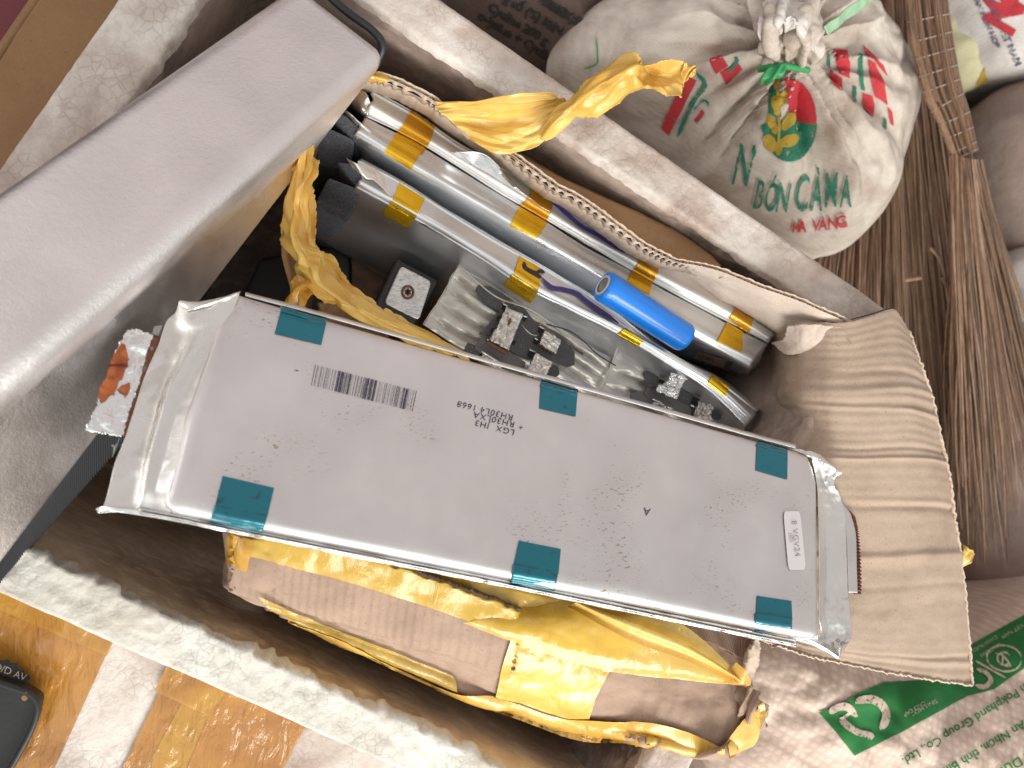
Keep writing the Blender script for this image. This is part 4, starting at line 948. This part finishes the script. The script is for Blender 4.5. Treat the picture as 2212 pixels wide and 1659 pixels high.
# right end seal
RE = [[(1700,966,-.003),(1726,970,-.002),(1752,975,-.0015),(1776,986,-.001)],
      [(1748,984,-.001),(1762,994,-.0015),(1785,1003,.001),(1817,1020,.003)],
      [(1756,1000,-.0012),(1770,1012,-.004),(1784,1020,-.003),(1804,1031,-.001)],
      [(1763,1030,-.0012),(1776,1040,-.006),(1790,1048,-.005),(1803,1055,-.004)],
      [(1767,1060,-.0012),(1780,1066,-.005),(1792,1068,-.0065),(1817,1074,-.006)],
      [(1769,1110,-.0012),(1782,1112,-.007),(1800,1114,-.0078),(1826,1116,-.008)],
      [(1770,1180,-.0012),(1784,1182,-.0075),(1802,1184,-.0082),(1829,1186,-.0085)],
      [(1771,1250,-.0012),(1785,1252,-.0075),(1803,1254,-.0082),(1831,1256,-.0085)],
      [(1771,1300,-.0012),(1786,1304,-.007),(1804,1306,-.0075),(1833,1308,-.008)],
      [(1771,1340,-.0014),(1788,1344,-.006),(1808,1348,-.005),(1839,1345,-.006)],
      [(1770,1370,-.0050),(1788,1374,-.0065),(1812,1380,-.006),(1838,1378,-.005)],
      [(1715,1382,-.0068),(1755,1392,-.0068),(1790,1408,-.006),(1814,1421,-.004)]]
patch('end_seal', RE, M['foil_crimp'], lc, 90, 180, lambda p,u,v: (crump(p,62)*.0026+fbm(p,130,2)*.0004)*min(1,u*1.6+.05)*(.35 if .42<v<.7 else 1), .0004, place=atc)
patch('folded_corner', [[(1799,1380,-.003),(1815,1386,-.001),(1838,1377,-.004)],[(1803,1396,-.003),(1815,1400,.001),(1830,1392,-.004)],[(1812,1419,-.004),(1814,1420,-.004),(1816,1418,-.004)]], M['foil_bright'], lc, 20, 20, lambda p,u,v: fbm(p,200)*.0006, .0003, place=atc)
patch('folded_seam', [[(1700,1368,-.0055),(1740,1378,-.006),(1780,1398,-.005),(1814,1421,-.0035)],[(1700,1376,-.0075),(1740,1387,-.0078),(1778,1406,-.007),(1811,1424,-.0045)]], M['foil_bright'], lc, 40, 6, None, .0005, place=atc)
patch('terminal_tab', [[(1819,1084,-.0088),(1838,1110,-.0092)],[(1829,1150,-.0088),(1849,1155,-.0092)],[(1832,1220,-.0088),(1851,1225,-.0092)],[(1834,1280,-.0088),(1853,1281,-.0092)]], M['foil'], lc, 12, 40, None, .0008, place=atc)
patch('serrated_strip', [[(1835,1104,-.0098),(1846,1118,-.0098)],[(1846,1150,-.0098),(1854,1150,-.0098)],[(1848,1215,-.0098),(1859,1210,-.0098)],[(1846,1281,-.0098),(1861,1281,-.0098)]], M['brown_metal'], lc, 10, 200, lambda p,u,v: .0006*math.sin(v*2*math.pi*26), .0008, place=atc)
# teal tapes, wrapped over the two long edges
ct3 = ct_
def teal(q, over, dirn):
    a, b, c, d = q
    drape('teal_tape', [[a, b],[d, c]], ct3, M['teal'], lc, .0004, 30, 24)
def wrap_tape(a, b, dx, dy, top):
    # a,b: where the tape crosses the edge; continues round the edge and down
    if top: rows = [[(*a,.0006),(*b,.0006)],[(a[0]+dx*.4,a[1]+dy*.4,.0002),(b[0]+dx*.4,b[1]+dy*.4,.0002)],[(a[0]+dx,a[1]+dy,-.003),(b[0]+dx,b[1]+dy,-.003)],[(a[0]+dx,a[1]+dy,-.011),(b[0]+dx,b[1]+dy,-.011)]]
    else: rows = [[(*a,.0006),(*b,.0006)],[(a[0]+dx*.35,a[1]+dy*.35,-.0004),(b[0]+dx*.35,b[1]+dy*.35,-.0004)],[(a[0]+dx*.7,a[1]+dy*.7,-.0042),(b[0]+dx*.7,b[1]+dy*.7,-.0042)],[(a[0]+dx,a[1]+dy,-.0070),(b[0]+dx,b[1]+dy,-.0070)],[(a[0]+dx,a[1]+dy,-.012),(b[0]+dx,b[1]+dy,-.012)]]
    patch('teal_tape', rows, M['teal'], lc, 20, 24, lambda p,u,v: fbm(p,120,2)*.0004, .0002, place=atc)
for q in ([(607,668),(705,696),(694,745),(593,721)], [(1168,828),(1247,850),(1243,900),(1165,882)], [(1635,958),(1701,977),(1700,1036),(1632,1016)]):
    teal(q, 0, 0)
    a, b = q[0], q[1]; wrap_tape((a[0]-1,a[1]+4), (b[0]-1,b[1]+4), 3, -12, True)
for q, lo in (([(481,1028),(592,1054),(577,1118),(464,1095)], [(451,1130),(566,1153)]), ([(1121,1168),(1211,1186),(1206,1240),(1109,1222)], [(1103,1263),(1198,1278)]), ([(1635,1287),(1709,1298),(1711,1340),(1633,1328)], [(1631,1363),(1710,1375)])):
    teal(q, 0, 0)
    a, b = q[3], q[2]
    rows = [[(a[0],a[1]-4,.0005),(b[0],b[1]-4,.0005)],[(a[0]*.6+lo[0][0]*.4,a[1]*.6+lo[0][1]*.4,.0003),(b[0]*.6+lo[1][0]*.4,b[1]*.6+lo[1][1]*.4,.0003)],[(a[0]*.3+lo[0][0]*.7,a[1]*.3+lo[0][1]*.7,-.0022),(b[0]*.3+lo[1][0]*.7,b[1]*.3+lo[1][1]*.7,-.0022)],[(lo[0][0],lo[0][1]-3,-.0044),(lo[1][0],lo[1][1]-3,-.0044)],[(lo[0][0],lo[0][1],-.0080),(lo[1][0],lo[1][1],-.0080)],[(lo[0][0],lo[0][1],-.012),(lo[1][0],lo[1][1],-.012)]]
    patch('teal_tape', rows, M['teal'], lc, 20, 40, lambda p,u,v: (math.sin(v*38)*.00018 if v > .3 else 0)+fbm(p,150,2)*.0002, .0002, place=atc)
# bar code: one part made of its bars
bm = bmesh.new(); rb = random.Random(11); x = 0.
TLc, TRc, BRc, BLc = Vector((681,788,0)), Vector((903,845,0)), Vector((894,889,0)), Vector((672,832,0))
dens = lambda t: 1.6 if .22 < t < .34 or .47 < t < .60 or .86 < t < .90 else .55
while x < 1:
    wv = rb.choice((.0035,.0035,.007,.010))*dens(x); gp_ = rb.choice((.004,.005,.009,.012))/dens(x)**.7
    x2 = min(1, x+wv)
    vs = [bm.verts.new(TLc.lerp(TRc, x)), bm.verts.new(TLc.lerp(TRc, x2)), bm.verts.new(BLc.lerp(BRc, x2)), bm.verts.new(BLc.lerp(BRc, x))]
    bm.faces.new(vs); x = x2+gp_
bm_decal('bar_code', bm, ct3, M['dotink'], lc, .00035, 14)
TS = lambda s, x, y, a, sz, **k: text_decal('printed_text', s, x, y, a, sz, ct3, M['dotink'], lc, .00035, 9, **k)
TS('RH30L4 1668', 1110, 897, 194.5, 18, sx=1.12, spacing=1.12)
TS('RH30LXA', 1113, 912, 194.5, 18, sx=1.12, spacing=1.12)
TS('LGX  JH3', 1113, 929, 194.5, 18, sx=1.12, spacing=1.12)
TS('+', 1131, 919, 194.5, 16)
TS('A', 1406, 1099, 190, 23)
TS('I', 636, 797, 105, 14)
lb = drape('label', [[(1695,1106),(1726,1105)],[(1703,1230),(1738,1230)]], ct3, M['label'], lc, .0006, 4, 4) if 0 else None
lbm = poly_decal('label', rnd([(1691,1105),(1727,1104),(1740,1231),(1702,1232)], .16), ct3, M['label'], lc, .0006, 12)
lbt = bvh(lbm)
text_decal('printed_text', '8 VGV24', 1709, 1125, 84, 17, lbt, M['label_ink'], lbm, .0004, 9, sx=1.1, spacing=1.15)
text_decal('printed_text', '1002', 1703, 1150, 84, 11, lbt, M['label_ink'], lbm, .0004, 9)
# ------------------------------------------------------------------ sacks
def sack(name, outl, z0, h, mat, fold, parent=None, rings=70, seg=220, pw=.5, centre=None, skirt=True):
    P = [atz(x, y, z0) for x, y in outl]; n = len(P)
    c = centre and atz(*centre, z0) or sum(P, Vector())/n
    B = []
    for k in range(seg):
        t = k/seg*n; i = int(t); f_ = t-i
        p0, p1, p2, p3 = P[i-1], P[i%n], P[(i+1)%n], P[(i+2)%n]
        B.append(.5*((2*p1)+(p2-p0)*f_+(2*p0-5*p1+4*p2-p3)*f_*f_+(3*p1-p0-3*p2+p3)*f_**3))
    V = []; f = []
    rr = [1-(1-i/rings)**1.6*1.0 for i in range(rings+1)]
    for i, r_ in enumerate(rr):
        for k in range(seg):
            p = c.lerp(B[k], r_); zz = h*max(0, 1-r_**2.4)**pw
            q = Vector((p.x, p.y, 0)); p.z = z0 + zz + fold(q, r_, k/seg, c)*min(1, (1-r_)*5+.1)
            V.append(p)
    for k in range(seg):
        p = B[k].copy(); p.z = 0; p += (c-B[k])*.12; p.z = 0.001; V.append(p)
    for i in range(rings+1):
        for k in range(seg): f.append((i*seg+k, i*seg+(k+1)%seg, (i+1)*seg+(k+1)%seg, (i+1)*seg+k))
    o = mesh(name, V, f, mat, parent)
    bb = bmesh.new(); bb.from_mesh(o.data); bmesh.ops.remove_doubles(bb, verts=bb.verts[:], dist=.000001); bmesh.ops.recalc_face_normals(bb, faces=bb.faces[:])
    if sum(q.normal.z for q in bb.faces) < 0: bmesh.ops.reverse_faces(bb, faces=bb.faces[:])
    bb.to_mesh(o.data); bb.free(); o.data.shade_smooth()
    return o
KN = atz(1690,120,.16)
def radial(q, r_, t, c, ctr=KN, amp=.006, nf=17):
    d = q-Vector((ctr.x, ctr.y, 0)); a = math.atan2(d.y, d.x); L = d.length
    k = math.exp(-L/.055)
    w = abs(math.sin(a*nf/2+noise.noise(Vector((a*2, L*14, 3)))*2.4))
    return amp*(1.5-w*2)*k*1.6 + fbm(q,22,3)*.004 + crump(q,18)*.006
s1 = empty('fertiliser_sack', atz(1700,300,.02), 'tied dirty white sack with red stripes and green letters, leaning on the foam box', 'sack')
def f1(q, r_, t, c):
    h = radial(q, r_, t, c)*1.4
    # long deep creases hanging from the neck
    d = q-Vector((KN.x, KN.y, 0)); a = math.degrees(math.atan2(d.y, d.x)); L = d.length
    for a0, am, wd in ((-128,.018,4),(-112,.022,3.5),(-100,-.012,3),(-63,.020,4),(-54,-.012,3),(-80,-.005,5),(-150,.016,5),(-35,-.009,6),(-165,-.012,5),(-20,.012,5)):
        e_ = (a-a0+noise.noise(q*25)*5)/wd; h -= 1.3*am*math.exp(-e_*e_)*min(1, L*30)*math.exp(-L/.13)
    return h
so = sack('sack_body', [(1560,-90),(1680,-110),(1800,-40),(1850,60),(1895,130),(1926,200),(1932,275),(1912,385),(1872,475),(1815,540),(1768,556),(1735,556),(1640,490),(1550,424),(1400,318),(1290,240),(1190,175),(1190,110),(1240,50),(1330,-10),(1430,-70)],
          .085, .085, M['sack'], f1, s1, 90, 300, .5, centre=(1640,190))
# gathered neck
patch('gathered_neck', [[(1600,-60,.19),(1650,-70,.20),(1700,-80,.20),(1760,-70,.20),(1800,-40,.19)],
                        [(1622,0,.20),(1655,0,.215),(1700,-8,.21),(1745,0,.22),(1775,10,.20)],
                        [(1632,50,.20),(1660,45,.225),(1700,60,.205),(1740,45,.225),(1768,60,.20)],
                        [(1648,95,.195),(1668,92,.215),(1700,110,.20),(1735,100,.215),(1768,118,.20)],
                        [(1655,135,.178),(1675,140,.19),(1700,145,.182),(1728,140,.188),(1750,128,.178)]], M['sack'], s1, 110, 90,
      lambda p,u,v: math.sin(u*26+noise.noise(p*30)*4)*.004+crump(p,35)*.010, .0012)
patch('gathered_neck', [[(1645,20,.215),(1690,-20,.225),(1740,10,.222)],[(1640,70,.218),(1690,42,.232),(1748,60,.226)],[(1655,88,.21),(1705,50,.226),(1765,125,.21)]], M['sack_w'], s1, 60, 50,
      lambda p,u,v: math.sin(u*14+v*4)*.003+crump(p,45)*.007, .0012)
tube('twine_tie', [atz(*q) for q in ((1640,150,.187),(1665,145,.195),(1690,142,.198),(1715,146,.196),(1745,152,.190))], .0022, M['greentie'], s1, 8, 40)
patch('twine_tie', [[(1655,150,.2),(1690,138,.206),(1698,148,.204)],[(1640,172,.196),(1672,168,.204),(1692,160,.203)],[(1640,180,.19),(1655,182,.192),(1668,174,.19)]], M['greentie'], s1, 20, 20, lambda p,u,v: math.sin(u*16)*.0012, .0004)
patch('strap_end', [[(1868,-12,.20),(1780,58,.205)],[(1890,0,.19),(1790,76,.20)]], M['palegreen'], s1, 30, 10, lambda p,u,v: fbm(p,80)*.002, .0006)
sk = bvh(so)
PD = lambda nm, pts, mt, c=6, par=s1, tr=None: poly_decal(nm, pts, tr or sk, M[mt], par, .0012, c)
# P3: pixels of the enlarged upper right view
P3 = lambda *q: [(1210+x*.4531, y*.4531) for x, y in q]
def ell(cx, cy, rx, ry, a0, a1, n=20, rot=0):
    out = []
    for i in range(n+1):
        t = math.radians(a0+(a1-a0)*i/n); x, y = rx*math.cos(t), ry*math.sin(t); c_, s_ = math.cos(rot), math.sin(rot)
        out.append((cx+x*c_-y*s_, cy+x*s_+y*c_))
    return out
red = ell(1095,570,130,195,-100,8,18)
PD('printed_emblem', P3((1095,570), *[tuple(q) for q in red]), 'r_ink')
PD('printed_emblem', P3((1060,575), *ell(1095,575,133,195,4,175,24)), 'g_ink')
PD('printed_emblem', P3((1000,420),(1040,400),(1055,560),(990,560)), 'g_ink')
for x, y, rx, ry, ro in ((1040,390,16,42,.2),(1062,470,20,50,.35),(1030,500,18,48,-.1),(1085,580,26,48,.5),(1012,590,22,52,-.35),(1090,670,44,28,-.5),(1000,680,30,48,-.5),(1045,700,18,40,.1)):
    poly_decal('printed_wheat', P3(*ell(x, y, rx, ry, 0, 350, 16, ro)), sk, M['y_ink'], s1, .0018, 6)
stroke('printed_wheat', P3((1040,400),(1045,550),(1040,740)), 5, sk, M['y_ink'], s1, .0019)
TX = lambda s, x, y, a, sz, mt, **k: text_decal('printed_text', s, x, y, a, sz, sk, M[mt], s1, .0022, 5, **k)
for s, x, y, a, sz, sx_ in (('N',812,868,8,210,.42),('B',915,985,6,150,.42),('Ó',968,998,3,150,.40),('N',1022,1002,2,155,.42),('C',1112,1000,-1,185,.40),('À',1185,1000,-1,180,.42),('M',1258,982,-3,180,.37),('A',1335,982,-2,165,.36)):
    p = P3((x,y))[0]; TX(s, p[0], p[1], a, sz*.4531*1.30, 'g_ink', sx=sx_, bold=.01, shear=.10)
for s, x, y, a, sz in (('H',1105,1100,0,62),('A',1130,1100,0,62),('V',1200,1098,-3,62),('À',1232,1094,-3,62),('N',1275,1090,-5,66),('G',1318,1082,-7,66)):
    p = P3((x,y))[0]; TX(s, p[0], p[1], a, sz*.4531*1.2, 'r_ink', sx=.85, bold=.02, shear=.1)
for q, mt in ((((1300,230),(1365,235),(1382,300),(1380,370),(1330,350),(1315,290)),'r_ink'), (((1285,335),(1345,370),(1343,432),(1290,400)),'r_ink'),
              (((1420,255),(1440,260),(1445,380),(1455,430),(1435,425),(1422,350)),'g_ink'), (((1465,280),(1500,300),(1545,400),(1560,500),(1500,460),(1478,370)),'r_ink'),
              (((1395,405),(1412,410),(1410,490),(1393,480)),'g_ink'), (((1440,440),(1490,460),(1498,500),(1490,560),(1445,520)),'r_ink'), (((1440,215),(1540,310),(1560,370),(1500,290),(1450,260)),'r_ink'),
              (((1535,560),(1555,570),(1550,620),(1535,610)),'g_ink'), (((1560,510),(1583,530),(1588,600),(1572,590)),'r_ink'), (((1275,250),(1288,255),(1288,320),(1272,310)),'g_ink'),
              (((600,360),(650,380),(560,560),(520,645),(482,610),(540,480)),'r_ink'), (((710,285),(770,265),(800,310),(740,350)),'r_ink'), (((760,340),(850,300),(870,330),(790,400)),'r_ink'), (((640,570),(680,520),(690,540),(650,590)),'r_ink')):
    PD('printed_stripe', P3(*q), mt)
for q, wd in (([(650,345),(690,400),(640,470),(600,560),(560,650)], 9), ([(800,340),(840,290),(835,270)], 7), ([(640,520),(680,480),(705,490),(705,510)], 5)):
    stroke('printed_stripe', P3(*q), wd, sk, M['g_ink'], s1, .0014)
stroke('green_thread', [(1287,78),(1291,120),(1288,138),(1262,148)], 3, sk, M['greentie'], s1, .001)
# dark sack at the top
gf = lambda s1_, a1_, s2_, a2_: (lambda q, r_, t, c: fbm(q, s1_, 3)*a1_ + crump(q, s2_)*a2_)
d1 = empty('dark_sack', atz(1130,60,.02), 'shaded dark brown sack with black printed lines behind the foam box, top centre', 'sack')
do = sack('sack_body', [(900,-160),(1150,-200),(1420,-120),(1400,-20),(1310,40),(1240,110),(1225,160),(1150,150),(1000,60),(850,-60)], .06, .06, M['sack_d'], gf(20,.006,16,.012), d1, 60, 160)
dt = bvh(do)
for s, x, y in (('ng số (%) MIN', 1075, -5), ('Số lô NSX HSD', 1130, -15), ('Cycline 200 g', 1052, 20), ('o-lysine + Cycline', 1030, 38), ('Thành phần', 1165, 5)):
    text_decal('printed_text', s, x, y, 31, 27, dt, M['k_ink'], d1, .001, 10, bold=.05)
# white sack top right with red letters
w1 = empty('white_sack', atz(2160,50,.02), 'white sack with big red letters and small black capitals, top right corner', 'sack')
wo = sack('sack_body', [(2050,-60),(2200,-160),(2420,-100),(2440,80),(2330,190),(2230,165),(2150,150),(2110,90),(2075,20)], .085, .07, M['sack_w'], gf(20,.006,14,.012), w1, 60, 160)
wt = bvh(wo)
text_decal('printed_text', 'O', 2168, 40, -55, 110, wt, M['r_ink'], w1, .001, 8, bold=.04)
text_decal('printed_text', 'N', 2182, 80, -60, 100, wt, M['r_ink'], w1, .001, 8, bold=.04)
text_decal('printed_text', 'COMFEED VIET NAM', 2112, -42, 66, 22, wt, M['b_ink'], w1, .001, 8, bold=.03)
text_decal('printed_text', 'THUC AN HON HOP', 2082, -50, 66, 18, wt, M['b_ink'], w1, .001, 8, bold=.03)
ys = sack('yellow_sack', [(2000,-30),(2080,-30),(2110,60),(2138,130),(2140,165),(2100,195),(2060,195),(2010,120)], .05, .04, M['sack_y'], gf(20,.008,18,.016), None, 50, 120)
tag(ys, 'pale yellow crumpled sack squeezed between the broom and the white sack', 'sack')
poly_decal('printed_stripe', [(2128,140),(2140,146),(2136,170),(2112,188),(2108,182)], bvh(ys), M['y_ink'], ys, .001, 5)
b1 = sack('brown_sack', [(2095,300),(2112,240),(2160,190),(2240,170),(2400,190),(2450,400),(2400,560),(2280,600),(2190,560),(2140,470)], .06, .08, M['sack_b'], gf(14,.008,10,.014), None, 60, 160)
tag(b1, 'plain dusty brown sack below the white sack at the right edge', 'sack')
b2 = sack('pale_sack', [(2180,560),(2215,525),(2300,500),(2420,600),(2420,760),(2300,800),(2220,700),(2195,620)], .07, .05, M['sack_w'], gf(40,.006,26,.014), None, 60, 160)
tag(b2, 'frayed whitish sack corner at the right edge below the plain brown sack', 'sack')
text_decal('printed_text', 'NIMAL', 2200, 700, 70, 30, bvh(b2), M['b_ink'], b2, .001, 8)
b3 = sack('brown_sack', [(1990,1010),(2080,880),(2200,830),(2400,850),(2450,1080),(2350,1280),(2200,1300),(2080,1270),(2020,1180)], .02, .07, M['sack_b'], gf(12,.010,10,.018), None, 60, 160)
tag(b3, 'dim brown sack in the dark gap right of the folded cardboard flap', 'sack')
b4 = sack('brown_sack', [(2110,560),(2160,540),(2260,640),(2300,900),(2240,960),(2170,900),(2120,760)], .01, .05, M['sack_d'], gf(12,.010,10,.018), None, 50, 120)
tag(b4, 'dark sack beneath the broom tips at the right edge', 'sack')
# printed sack at the lower right
p1 = empty('feed_sack', atz(1950,1600,.02), 'pinkish woven sack with green printed band and upside-down company lettering, lower right', 'sack')
def fp_(q, r_, t, c):
    return fbm(q, 16, 3)*.007 + crump(q, 13)*.016
po = sack('sack_body', [(1480,1420),(1560,1330),(1750,1330),(2000,1350),(2130,1300),(2230,1265),(2400,1250),(2500,1500),(2480,1850),(2150,1990),(1800,1980),(1600,1900),(1530,1700)], .10, .085, M['sack_p'], fp_, p1, 110, 360, .42, centre=(1990,1640))
pt = bvh(po)
P5 = lambda *q: [(1555.5+x*.29687, 1209.7+y*.29687) for x, y in q]
pd = lambda pts, mt, off=.0012: poly_decal('printed_band' if mt == 'gg_ink' else 'printed_mark', P5(*pts), pt, M[mt], p1, off, 8)
pd([(715,1105),(860,1050),(1000,970),(1190,890),(1600,870),(1680,850),(1840,610),(2212,405),(2500,250),(2500,560),(2212,785),(1990,940),(1800,990),(1700,1040),(1300,1260),(975,1420),(850,1260)], 'gg_ink')
for q, wd in (([(790,1105),(850,1070),(920,1065),(990,1135)], 16), ([(870,1140),(900,1190),(980,1245),(1080,1270),(1100,1300)], 14), ([(975,1030),(1060,1010),(1140,1030),(1190,1090),(1195,1160),(1160,1235)], 17), ([(880,1150),(940,1110),(1000,1130)], 8),
              ([(1860,800),(1930,830),(1960,880),(1920,925),(1850,915)], 10), ([(1850,740),(1930,785),(2070,865)], 4)):
    stroke('printed_mark', P5(*q), wd, pt, M['w_ink'], p1, .0019)
stroke('printed_mark', P5(*ell(2062,722,128,92,0,352,24,.1)), 4, pt, M['w_ink'], p1, .0019, n=120)
stroke('printed_mark', P5(*ell(2062,722,50,45,30,330,24)), 4, pt, M['w_ink'], p1, .0019, n=80)
stroke('printed_mark', P5((2000,680),(2060,700),(2110,770),(2050,760),(2062,690)), 4, pt, M['w_ink'], p1, .0019)
xt = lambda s, x, y, a, sz, mt='g_ink2', **k: text_decal('printed_text', s, *P5((x,y))[0], a, sz, pt, M['gg_ink' if mt == 'g_ink2' else mt], p1, .0014 if mt=='g_ink2' else .002, 8, **k)
xt('Yuan Pokphand Group Co., Ltd.', 2330, 830, 149, 27, bold=.02)
xt('X. An Nhơn, tỉnh Bình Định', 2290, 1110, 149, 27, bold=.02)
xt('Bình Dương', 2350, 1320, 150, 30, bold=.02)
xt('SINH HOC', 1560, 1010, 150, 13, 'w_ink'); xt('CAO CAP', 1480, 1030, 150, 12, 'w_ink'); xt('CHAN NUOI', 2010, 555, 150, 11, 'w_ink'); xt('AN TOAN', 2030, 610, 150, 11, 'w_ink'); xt('VIET NAM', 2200, 470, 150, 12, 'w_ink')
# sheer white plastic at the bottom
wp = sack('plastic_sack', [(1560,1560),(1640,1510),(1760,1520),(1900,1600),(2010,1720),(1900,1850),(1650,1830),(1540,1700)], .09, .05, M['sack_w'], lambda q, r_, t, c: radial(q, r_, t, c, atz(1600,1500,.1), .008, 15)+.0, None, 70, 200)
tag(wp, 'sheer white sack with radiating creases under the crushed carton corner at the bottom', 'sack')
ps = sack('pink_sack', [(1380,1330),(1500,1280),(1650,1290),(1780,1330),(1850,1420),(1800,1500),(1650,1530),(1560,1600),(1480,1560),(1400,1450)], .085, .06, M['sack_p'], gf(14,.006,12,.010), None, 60, 160)
tag(ps, 'pinkish sack with a red streak, in the gap between carton corner and flap', 'sack')
stroke('printed_stripe', [(1768,1396),(1752,1420),(1735,1450)], 12, bvh(ps), M['r_ink'], ps, .001)
# yellow scrap beyond the flap
ysp = patch('tape_scrap', [[(2078,1178,.235),(2100,1184,.24)],[(2082,1200,.24),(2104,1196,.235)],[(2080,1226,.235),(2100,1214,.238)]], M['tape'], None, 16, 20, lambda p,u,v: crump(p,120)*.003, .0003)
tag(ysp, 'small yellow tape scrap poking out beyond the right edge of the flap', 'tape')
# ------------------------------------------------------------------ brooms
def straws(name, starts, ends, n, rad, mat, parent, wob=.006, rnd_seed=1, sag=.0):
    rs = random.Random(rnd_seed); V = []; f = []
    S = [atz(*q) for q in starts]; E = [atz(*q) for q in ends]
    for k in range(n):
        t = rs.random(); t2 = min(1, max(0, t+rs.gauss(0,.06)))
        a = lin(S, t)+Vector((0,0,rs.uniform(-.003,.003))); b = lin(E, t2)+Vector((0,0,rs.uniform(-.02,.012)))
        L = rs.uniform(.72,1.1); b = a.lerp(b, L)
        m1_ = a.lerp(b,.35)+Vector((rs.gauss(0,wob),rs.gauss(0,wob),rs.gauss(0,wob*.6)))*.6; m2_ = a.lerp(b,.7)+Vector((rs.gauss(0,wob),rs.gauss(0,wob),rs.gauss(0,wob*.6)))
        pts = [a, m1_, m2_, b]; r_ = rad*rs.uniform(.6,1.2); N = 9; base = len(V)
        d = (b-a).normalized(); u = d.cross(Vector((0,0,1))).normalized(); v = u.cross(d)
        for i in range(N+1):
            p = cr(pts, i/N); rr = r_*(1-.7*(i/N))
            for j in range(3):
                th = 2*math.pi*j/3+k; V.append(p+u*rr*math.cos(th)+v*rr*math.sin(th))
        for i in range(N):
            for j in range(3): f.append((base+i*3+j, base+i*3+(j+1)%3, base+(i+1)*3+(j+1)%3, base+(i+1)*3+j))
    o = mesh(name, V, f, SM[0], parent, False)
    for q in SM[1:]: o.data.materials.append(q.m)
    per = 9*3; cl = [rs.choice((0,0,1,1,2,3,4,5)) for _ in range(n)]
    for i_, p_ in enumerate(o.data.polygons): p_.material_index = cl[i_//per]
    return o
br = empty('straw_broom', atz(2030,150,.08), 'coconut straw broom with bound handle fanning out downwards at the upper right', 'broom')
HL = [(1957,-30),(1957,0),(1964,62),(1980,134),(1999,200),(2024,250),(2058,334)]
HR = [(2046,-30),(2046,0),(2055,81),(2074,188),(2090,240),(2102,288),(2114,347)]
HC = [((a[0]+b[0])/2, (a[1]+b[1])/2) for a, b in zip(HL, [(2046,-30),(2048,10),(2054,62),(2065,134),(2078,200),(2094,250),(2112,334)])]
hw = [44,44,45,43,40,35,27]
zc = .155; N = 60; V = []; f = []
for k in range(100):
    rs = random.Random(k); th = math.pi*(k+rs.uniform(.1,.9))/100; base = len(V); r_ = .0010*rs.uniform(.7,1.3); dz = rs.uniform(-.0016,.0014)
    for i in range(N+1):
        t = i/N; c = cr([Vector((*p,0)) for p in HC], t); wq = lin([Vector((q,0,0)) for q in hw], t).x
        c2 = cr([Vector((*p,0)) for p in HC], min(1,t+.02)) - cr([Vector((*p,0)) for p in HC], max(0,t-.02)); c2.normalize()
        pxn = Vector((-c2.y, c2.x, 0)); W = wq*math.cos(th + noise.noise(Vector((k*.7,t*3,0)))*.05)
        p = atz(c.x+pxn.x*W, c.y+pxn.y*W, zc + dz + .014*math.sin(th)*wq/40 + noise.noise(Vector((k*3.1,t*6,0)))*.0006)
        for j in range(3):
            a = 2*math.pi*j/3; V.append(p+Vector((1,0,0))*r_*math.cos(a)+Vector((0,0,1))*r_*math.sin(a))
    for i in range(N):
        for j in range(3): f.append((base+i*3+j, base+i*3+(j+1)%3, base+(i+1)*3+(j+1)%3, base+(i+1)*3+j))
ho = mesh('handle', V, f, SM[0], br, False)
for q in SM[1:]: ho.data.materials.append(q.m)
for i_, p_ in enumerate(ho.data.polygons): p_.material_index = (0,2,5,1,4,0,2,5,3,2)[(i_//(N*3)*7) % 10]
for y, s_ in ((-8,3),(41,3),(81,5),(116,6),(152,6),(184,7),(222,8),(258,8),(290,8),(320,8),(345,7)):
    t = float(np.interp(y, [p[1] for p in HC], [i/(len(HC)-1) for i in range(len(HC))]))
    c = cr([Vector((*p,0)) for p in HC], t); wq = lin([Vector((q,0,0)) for q in hw], t).x+2.5
    c2 = (cr([Vector((*p,0)) for p in HC], min(1,t+.02))-cr([Vector((*p,0)) for p in HC], max(0,t-.02))).normalized(); pn = Vector((-c2.y,c2.x,0))
    pts = [atz(c.x+pn.x*wq*math.cos(a)+c2.x*4*math.cos(a), c.y+pn.y*wq*math.cos(a)+c2.y*4*math.cos(a), zc+.0145*math.sin(a)*wq/42) for a in [math.pi*i/10 for i in range(-1,12)]]
    tube('binding', pts, .0007, M['binding'], br, 6, 50, flat=.8)
o = straws('bristles', [(2056,335,.160),(2085,345,.168),(2114,348,.160)], [(2070,1120,.10),(2130,1180,.10),(2200,1050,.10),(2290,960,.11)], 300, .0011, None, br, .0022, 5); o['kind'] = 'stuff'
br2 = empty('straw_broom', atz(1900,300,.04), 'darker straw broom lying under the bound one, wide bristles spreading behind the fertiliser sack', 'broom')
o = straws('bristles', [(1850,-60,.10),(1900,-60,.115),(1960,-60,.115),(2010,-50,.10)], [(1700,760,.04),(1830,900,.055),(1980,1100,.055),(2120,1150,.05),(2200,900,.05)], 1300, .0012, None, br2, .0025, 9); o['kind'] = 'stuff'
for q in ([(2010,535,.12),(2030,560,.12),(2042,600,.12)], [(2035,600,.118),(2060,640,.12),(2100,660,.12)], [(1955,605,.11),(1990,600,.112)]):
    lf = tube('dry_leaf', [atz(*p) for p in q], .0016, M['straw2'], br2, 5, 12, flat=.4)
for o in C.objects:
    g = {'battery pack':'battery packs standing in the carton','battery module':'film wrapped battery modules','broom':'straw brooms'}.get(o.get('category'))
    if g: o['group'] = g
